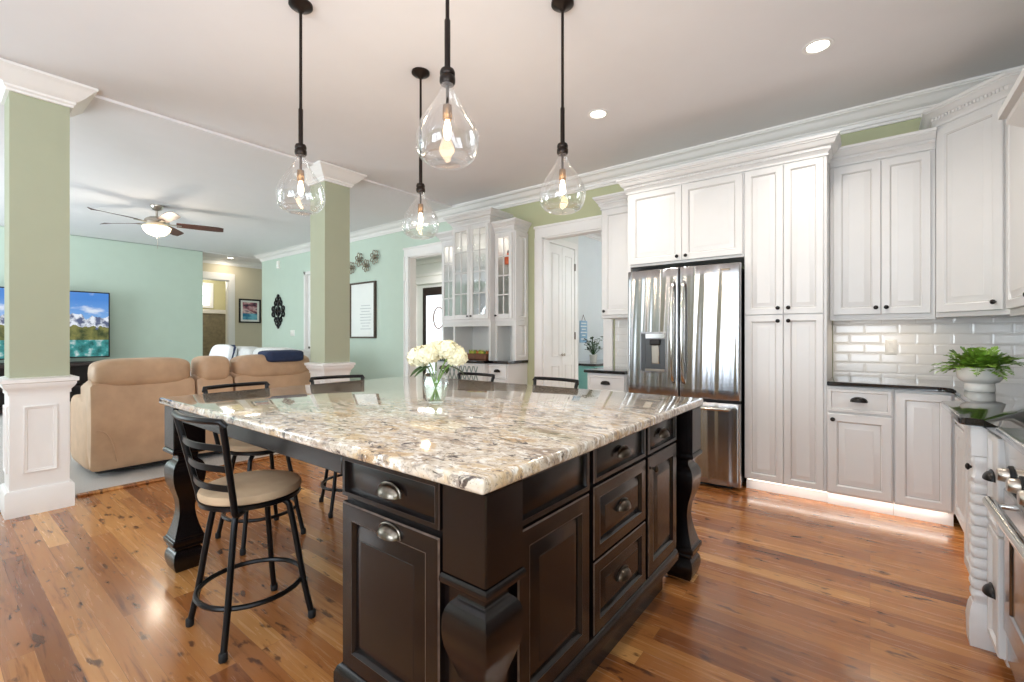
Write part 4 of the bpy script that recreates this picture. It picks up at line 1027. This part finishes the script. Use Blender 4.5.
# ------------------------------------------------------------------ living room
d3 = struct(B().box(PX0, PX0 + .06, YW - .005, YW + T, 0, PZ, .002).box(PX1 - .06, PX1, YW - .005, YW + T, 0, PZ, .002).box(PX0, PX1, YW - .005, YW + T, PZ - .06, PZ, .002), 'door_3', M['trim'])
b = B().panel(PX0 + .06, PX1 - .06, .02, PZ - .06, [(0, 0), (0, .03), (.002, .034)], YW + .09)
for za, zb in ((.2, .9), (1.05, 2.3)): b.panel(PX0 + .2, PX1 - .2, za, zb, [(0, .0335), (0, .038), (.006, .04), (.014, .03), (.03, .03), (.045, .036), (.05, .036)], YW + .09)
o = b.build('door_leaf', M['trim'], d3)
k = B(); knob(k, PX0 + .14, YW + .055, 1.02, .025); k.build('door_knob', M['bronze'], o)
# framed print
t = thing('framed_print', 'tall white text print in dark wood frame on aqua wall', 'picture', (-6.90, YW, -.03))
b = B()
for x0, x1, z0, z1 in ((-.375, -.345, 1.24, 2.205), (.335, .365, 1.24, 2.205), (-.345, .335, 1.24, 1.268), (-.345, .335, 2.177, 2.205)): b.box(x0, x1, -.045, -.001, z0, z1, .002)
b.build('frame', M['framewood'], t)
pp = B().box(-.345, .335, -.022, -.002, 1.268, 2.177).build('print', M['paper'], t)
for k in range(9):
    z = 1.80 - k * .05; w = (.13, .16, .12, .17, .15, .16, .14, .10, .15)[k]
    B().box(.08 - w, .08 + w, -.0235, -.021, z - .006, z + .006).build('text_line', M['ink'], pp)
# flower wall art
t = thing('metal_flower_art', 'cluster of four metal flowers mounted on aqua wall above framed print', 'wall art', (.03, YW, .09))
for (x, z, r) in ((-7.25, 2.36, .11), (-7.02, 2.48, .125), (-6.82, 2.36, .11), (-6.58, 2.48, .125)):
    b = B(); b.ell((x, -.05, z), (r * .28, .03, r * .28), 14, 8)
    f = b.build('flower', M['flowerart'], t)
    for k in range(7):
        a = 2 * PI * k / 7; cxx, czz = x + r * .62 * math.cos(a), z + r * .62 * math.sin(a)
        B().tube([(cxx + r * .34 * math.cos(q) * math.cos(a) - r * .24 * math.sin(q) * math.sin(a), -.035, czz + r * .34 * math.cos(q) * math.sin(a) + r * .24 * math.sin(q) * math.cos(a)) for q in [2 * PI * j / 14 for j in range(14)]], .008, 6, closed=True).build('petal', M['flowerart'], f)
    B().tube([(x, -.001, z), (x, -.05, z)], .012, 6).build('mount', M['bronze'], f)
# scroll medallion
t = thing('scroll_medallion', 'black scrolled iron medallion on aqua wall above light switch', 'wall art', (-9.97, YW, 1.775))
b = B()
def ring(cx_, cz_, rx, rz, th=.016): b.tube([(cx_ + rx * math.cos(q), -.02, cz_ + rz * math.sin(q)) for q in [2 * PI * j / 20 for j in range(20)]], th, 6, closed=True)
ring(0, 0, .09, .09, .018); ring(0, 0, .19, .19)
for sx in (-1, 1): ring(sx * .22, .06, .05, .05); ring(sx * .22, -.06, .05, .05); ring(sx * .10, .18, .06, .05); ring(sx * .10, -.18, .06, .05); ring(sx * .06, .25, .05, .045); ring(sx * .06, -.25, .05, .045)
for sz in (-1, 1): ring(0, sz * .315, .035, .04)
for a in range(4): b.tube([(.03 * math.cos(a * PI / 2), -.02, .03 * math.sin(a * PI / 2)), (.2 * math.cos(a * PI / 2), -.02, .2 * math.sin(a * PI / 2))], .017, 6)
b.tube([(0, 0, 0), (0, -.03, 0)], .04, 10)
b.build('scrollwork', M['black'], t)
t = thing('motion_sensor', 'small white sensor box high on aqua wall above medallion', 'sensor', (-9.97, YW, 2.77))
B().panel(-.05, .05, -.085, .085, [(0, 0), (0, .02), (.012, .035)]).build('housing', M['plate'], t)
B().panel(-.03, .03, -.04, .0, [(0, .034), (.005, .04)]).build('lens', M['paper'], t)
t = thing('light_switch', 'white switch plate on aqua wall right of black medallion', 'switch', (-9.38, YW, 1.31))
B().panel(-.085, .085, -.06, .06, [(0, 0), (0, .005), (.006, .009)]).build('cover_plate', M['plate'], t)
for x in (-.05, 0, .05): B().panel(x - .012, x + .012, -.03, .03, [(0, .008), (.002, .013)]).build('rocker', M['plate'], t)
t = thing('switch_plate', 'single white switch plate on wall edge left of foyer opening', 'switch', (-5.78, YW - .024, 2.18))
B().panel(-.03, .03, -.06, .06, [(0, 0), (0, .004), (.005, .008)]).build('cover_plate', M['plate'], t)
# television on a low stand
t = thing('television', 'large flat television showing mountain lake, on dark low stand', 'television', (-10.85, 1.12, .80))
B().box(-.05, .0, -.98, .98, .07, 1.23, .006).build('case', M['blackmat'], t)
sc = B().box(-.001, .003, -.96, .96, .0, 1.12).build('screen', M['screen'], t); sc.location = (0, 0, .09)
B().box(-.12, .10, -.35, .35, 0, .015, .004).box(-.06, -.02, -.05, .05, .01, .1).build('stand_foot', M['blackmat'], t)
t = thing('tv_stand', 'dark wooden media stand under the television', 'cabinet', (-10.85, 1.0, 0))
b = B().box(-.25, .25, -1.3, 1.35, .74, .798, .005).box(-.25, .25, -1.3, -1.24, .012, .74).box(-.25, .25, 1.29, 1.35, .012, .74).box(-.25, -.23, -1.24, 1.29, .08, .74).box(-.24, .24, -1.24, 1.29, .38, .41).box(-.24, .24, -1.24, 1.29, .06, .10)
b.build('case', M['tvstand'], t)
for y in (-.4, .45): B().box(-.24, .24, y - .02, y + .02, .1, .74).build('divider', M['tvstand'], t)
# ceiling fan
t = thing('ceiling_fan', 'brushed nickel ceiling fan with five dark blades and lit bowl', 'ceiling fan', (-7.77, 2.0, CEIL - .022))
B().lathe([(.075, 0), (.075, -.02), (.05, -.06), (.02, -.075)], n=24).build('canopy', M['nickel'], t)
B().lathe([(.014, -.07), (.014, -.17)], n=12).build('downrod', M['nickel'], t)
B().lathe([(.03, -.16), (.09, -.17), (.135, -.20), (.145, -.24), (.125, -.28), (.11, -.29), (.03, -.29)], n=28).build('motor', M['nickel'], t)
B().lathe([(.155, -.292), (.165, -.305), (.15, -.35), (.11, -.395), (.05, -.42), (.002, -.425)], n=28).build('light_bowl', M['bowl'], t)
B().lathe([(.012, -.424), (.014, -.43), (.008, -.445), (.002, -.45)], n=10).build('finial', M['nickel'], t)
B().tube([(.03, .0, -.42), (.035, .0, -.60)], .003, 5).build('pull_chain', M['nickel'], t)
for k in range(5):
    a = math.radians(72 * k); L = []
    for i in range(9):
        u = i / 8; r = .22 + .56 * u; w = .055 + .02 * math.sin(PI * min(1, u * .75)) if i < 8 else .035
        L.append([(r, -w, -.245 + .018), (r, w, -.245 - .018), (r, w, -.239 - .018), (r, -w, -.239 + .018)])
    bl = B().rings(L).move(Matrix.Rotation(a, 4, 'Z')).build('blade', M['fanblade'], t)
    B().box(.11, .28, -.022, .022, -.256, -.246, .002).move(Matrix.Rotation(a, 4, 'Z')).build('blade_bracket', M['nickel'], bl)
l = bpy.data.lights.new('fan_lamp', 'POINT'); l.energy = 14; l.color = (1, .86, .68); l.shadow_soft_size = .1
o = bpy.data.objects.new('fan_lamp', l); COL.objects.link(o); o.location = (-7.77, 2.0, CEIL - .56)
# tan reclining loveseat, back to the kitchen
def cushion(b, x0, x1, y0, y1, z0, z1, e=.35, n=28, m=16):
    b.ell(((x0 + x1) / 2, (y0 + y1) / 2, (z0 + z1) / 2), ((x1 - x0) / 2, (y1 - y0) / 2, (z1 - z0) / 2), n, m, e)
t = thing('tan_sofa', 'tan leather reclining sofa seen from behind, beside the near column', 'sofa', (0, 0, .012))
SY0, SY1 = .88, 2.86
def back_slab(y0, y1):
    b = B(); L = []
    P = [(-5.42, .30), (-5.22, .07), (-5.19, .12), (-5.165, .45), (-5.185, .72), (-5.20, .82), (-5.34, .86), (-5.60, .80), (-5.62, .40)]
    for i, y in enumerate((y0, y0 + .015, y0 + .05, y1 - .05, y1 - .015, y1)):
        k = (.94, .985, 1, 1, .985, .94)[i]; L.append([(-5.4 + (x + 5.4) * k, y, .45 + (z - .45) * k) for x, z in P])
    return b.rings(L)
def roll(y0, y1):
    b = B(); cushion(b, -5.52, -5.17, y0, y1, .77, 1.03, .5); return b
for y0, y1 in ((SY0, 1.645), (1.665, 1.985), (2.005, SY1)):
    s = back_slab(y0, y1).build('back_panel', M['sofa'], t)
    roll(y0 + .015, y1 - .015).build('head_roll', M['sofa'], s)
b = B().box(-5.95, -5.25, SY0 + .04, SY1 - .04, .035, .30, .03, 2); b.build('base', M['blackmat'], t)
for y0, y1 in ((SY0 + .2, 1.65), (2.0, SY1 - .2)):
    b = B(); cushion(b, -6.12, -5.45, y0, y1, .28, .56, .35); b.build('seat_cushion', M['sofa'], t)
b = B().box(-6.05, -5.6, 1.665, 1.985, .2, .58, .03, 2); b.build('console', M['sofa'], t)
for y0, y1 in ((SY0 - .01, SY0 + .20), (SY1 - .20, SY1 + .01)):
    b = B(); cushion(b, -6.1, -5.30, y0, y1, .05, .68, .3); b.build('arm', M['sofa'], t)
b = B()
b.tube(spline([(-5.168, SY0 + .03, .43), (-5.162, SY0 + .09, .40), (-5.168, SY0 + .14, .30), (-5.185, SY0 + .17, .14)], 6), .006, 6); b.build('seam', M['sofa'], t)
b = B(); cushion(b, -5.44, -5.11, 2.30, 2.72, .955, 1.085, .38); o = b.build('navy_pillow', M['navy']); tag(o, 'flat navy blue pillow lying on top of the tan sofa back', 'pillow')
# light grey sofa beyond, along the aqua wall
t = thing('grey_sofa', 'light grey upholstered sofa standing beyond the tan sofa', 'sofa', (.5, -.62, .035))
b = B(); cushion(b, -9.4, -7.1, 3.95, 4.35, .12, 1.0, .25); b.build('back', M['greysofa'], t)
for x in (-9.4, -8.25):
    b = B(); cushion(b, x, x + 1.14, 3.30, 4.0, .22, .52, .3); b.build('seat_cushion', M['greysofa'], t)
    b = B(); cushion(b, x + .02, x + 1.12, 3.80, 4.10, .48, 1.04, .4); b.build('back_cushion', M['greysofa'], t)
for x in (-9.6, -7.12):
    b = B(); cushion(b, x, x + .24, 3.25, 4.3, .05, .68, .3); b.build('arm', M['greysofa'], t)
B().box(-9.4, -7.1, 3.4, 4.3, .0, .25, .02).build('base', M['greysofa'], t)
t = thing('white_pillow', 'white pillow with navy piping standing on the grey sofa left end', 'pillow', (-8.38, 3.02, .86), .2)
b = B(); cushion(b, -.27, .27, -.09, .09, -.25, .25, .45); b.move(Matrix.Rotation(-.3, 4, 'X')); b.build('cover', M['whitecloth'], t)
b = B().tube([(.26 * x, 0, .24 * z) for x, z in ((-1, -.9), (-1, .9), (-.9, 1), (.9, 1), (1, .9), (1, -.9), (.9, -1), (-.9, -1))], .016, 8, closed=True); b.move(Matrix.Rotation(-.3, 4, 'X')); b.build('piping', M['navy'], t)
# hall picture and bathroom beyond
t = thing('hall_picture', 'small colourful harbour picture in black frame on tan hall wall', 'picture', (HX, 4.93, 1.86))
b = B()
for y0, y1, z0, z1 in ((-.25, -.215, -.29, .29), (.215, .25, -.29, .29), (-.215, .215, -.29, -.255), (-.215, .215, .255, .29)): b.box(.001, .03, y0, y1, z0, z1, .002)
b.build('frame', M['blackmat'], t)
B().box(.001, .012, -.215, .215, -.255, .255).build('mat_board', M['paper'], t)
B().box(.0118, .015, -.165, .165, -.21, .21).build('image', M['picture'], t).location = (0, 0, 0)
BX = -15.2
struct(B().box(BX - .1, BX, 3.0, 4.72, 0, CEIL).box(BX - .1, BX, 4.72, 5.18, 0, 2.15).box(BX - .1, BX, 4.72, 5.18, 2.72, CEIL).box(BX - .1, BX, 5.18, 7, 0, CEIL).box(BX, HX - T, 6.2, 6.3, 0, CEIL).box(BX, HX - T, 2.9, 3.0, 0, CEIL), 'wall_bathroom', M['olive'], smooth=0)
w = struct(B().box(BX - .02, BX + .03, 4.64, 4.72, 2.07, 2.80, .003).box(BX - .02, BX + .03, 5.18, 5.26, 2.07, 2.80, .003).box(BX - .02, BX + .03, 4.72, 5.18, 2.72, 2.80, .003).box(BX - .02, BX + .03, 4.72, 5.18, 2.07, 2.15, .003).box(BX - .03, BX + .01, 4.94, 4.96, 2.15, 2.72).box(BX - .03, BX + .01, 4.72, 5.18, 2.42, 2.44), 'window_3', M['trim'])
B().box(BX - .06, BX - .04, 4.72, 5.18, 2.15, 2.72).build('pane', M['skyglass'], w)
t = thing('shower_partition', 'tiled shower partition with white cap through the hall doorway', 'shower wall', (0, 0, 0))
B().box(-13.9, -13.76, 3.9, 6.19, .012, 1.85, .003).build('tile_panel', M['tile2'], t)
B().box(-13.95, -13.71, 3.88, 6.19, 1.85, 1.95, .006).build('cap', M['trim'], t)
B().box(-13.80, -13.70, 3.86, 4.30, .012, 1.85, .006).build('end_post', M['trim'], t)
area('hall_lamp', (-11.6, 4.35, CEIL - .06), (0, 0, 0), .3, .3, 5, (1, .88, .72))
l = bpy.data.lights.new('bath_fill', 'POINT'); l.energy = 45; l.color = (1, .97, .9); l.shadow_soft_size = .15  # point light added to brighten the bathroom, without a fixture
o = bpy.data.objects.new('bath_fill', l); COL.objects.link(o); o.location = (-14.4, 4.4, 2.75)
l = bpy.data.lights.new('vestibule_fill', 'POINT'); l.energy = 14; l.color = (1, .97, .9); l.shadow_soft_size = .15  # bare point light behind the hall doorway, no fixture built
o = bpy.data.objects.new('vestibule_fill', l); COL.objects.link(o); o.location = (-12.9, 4.3, 2.6)
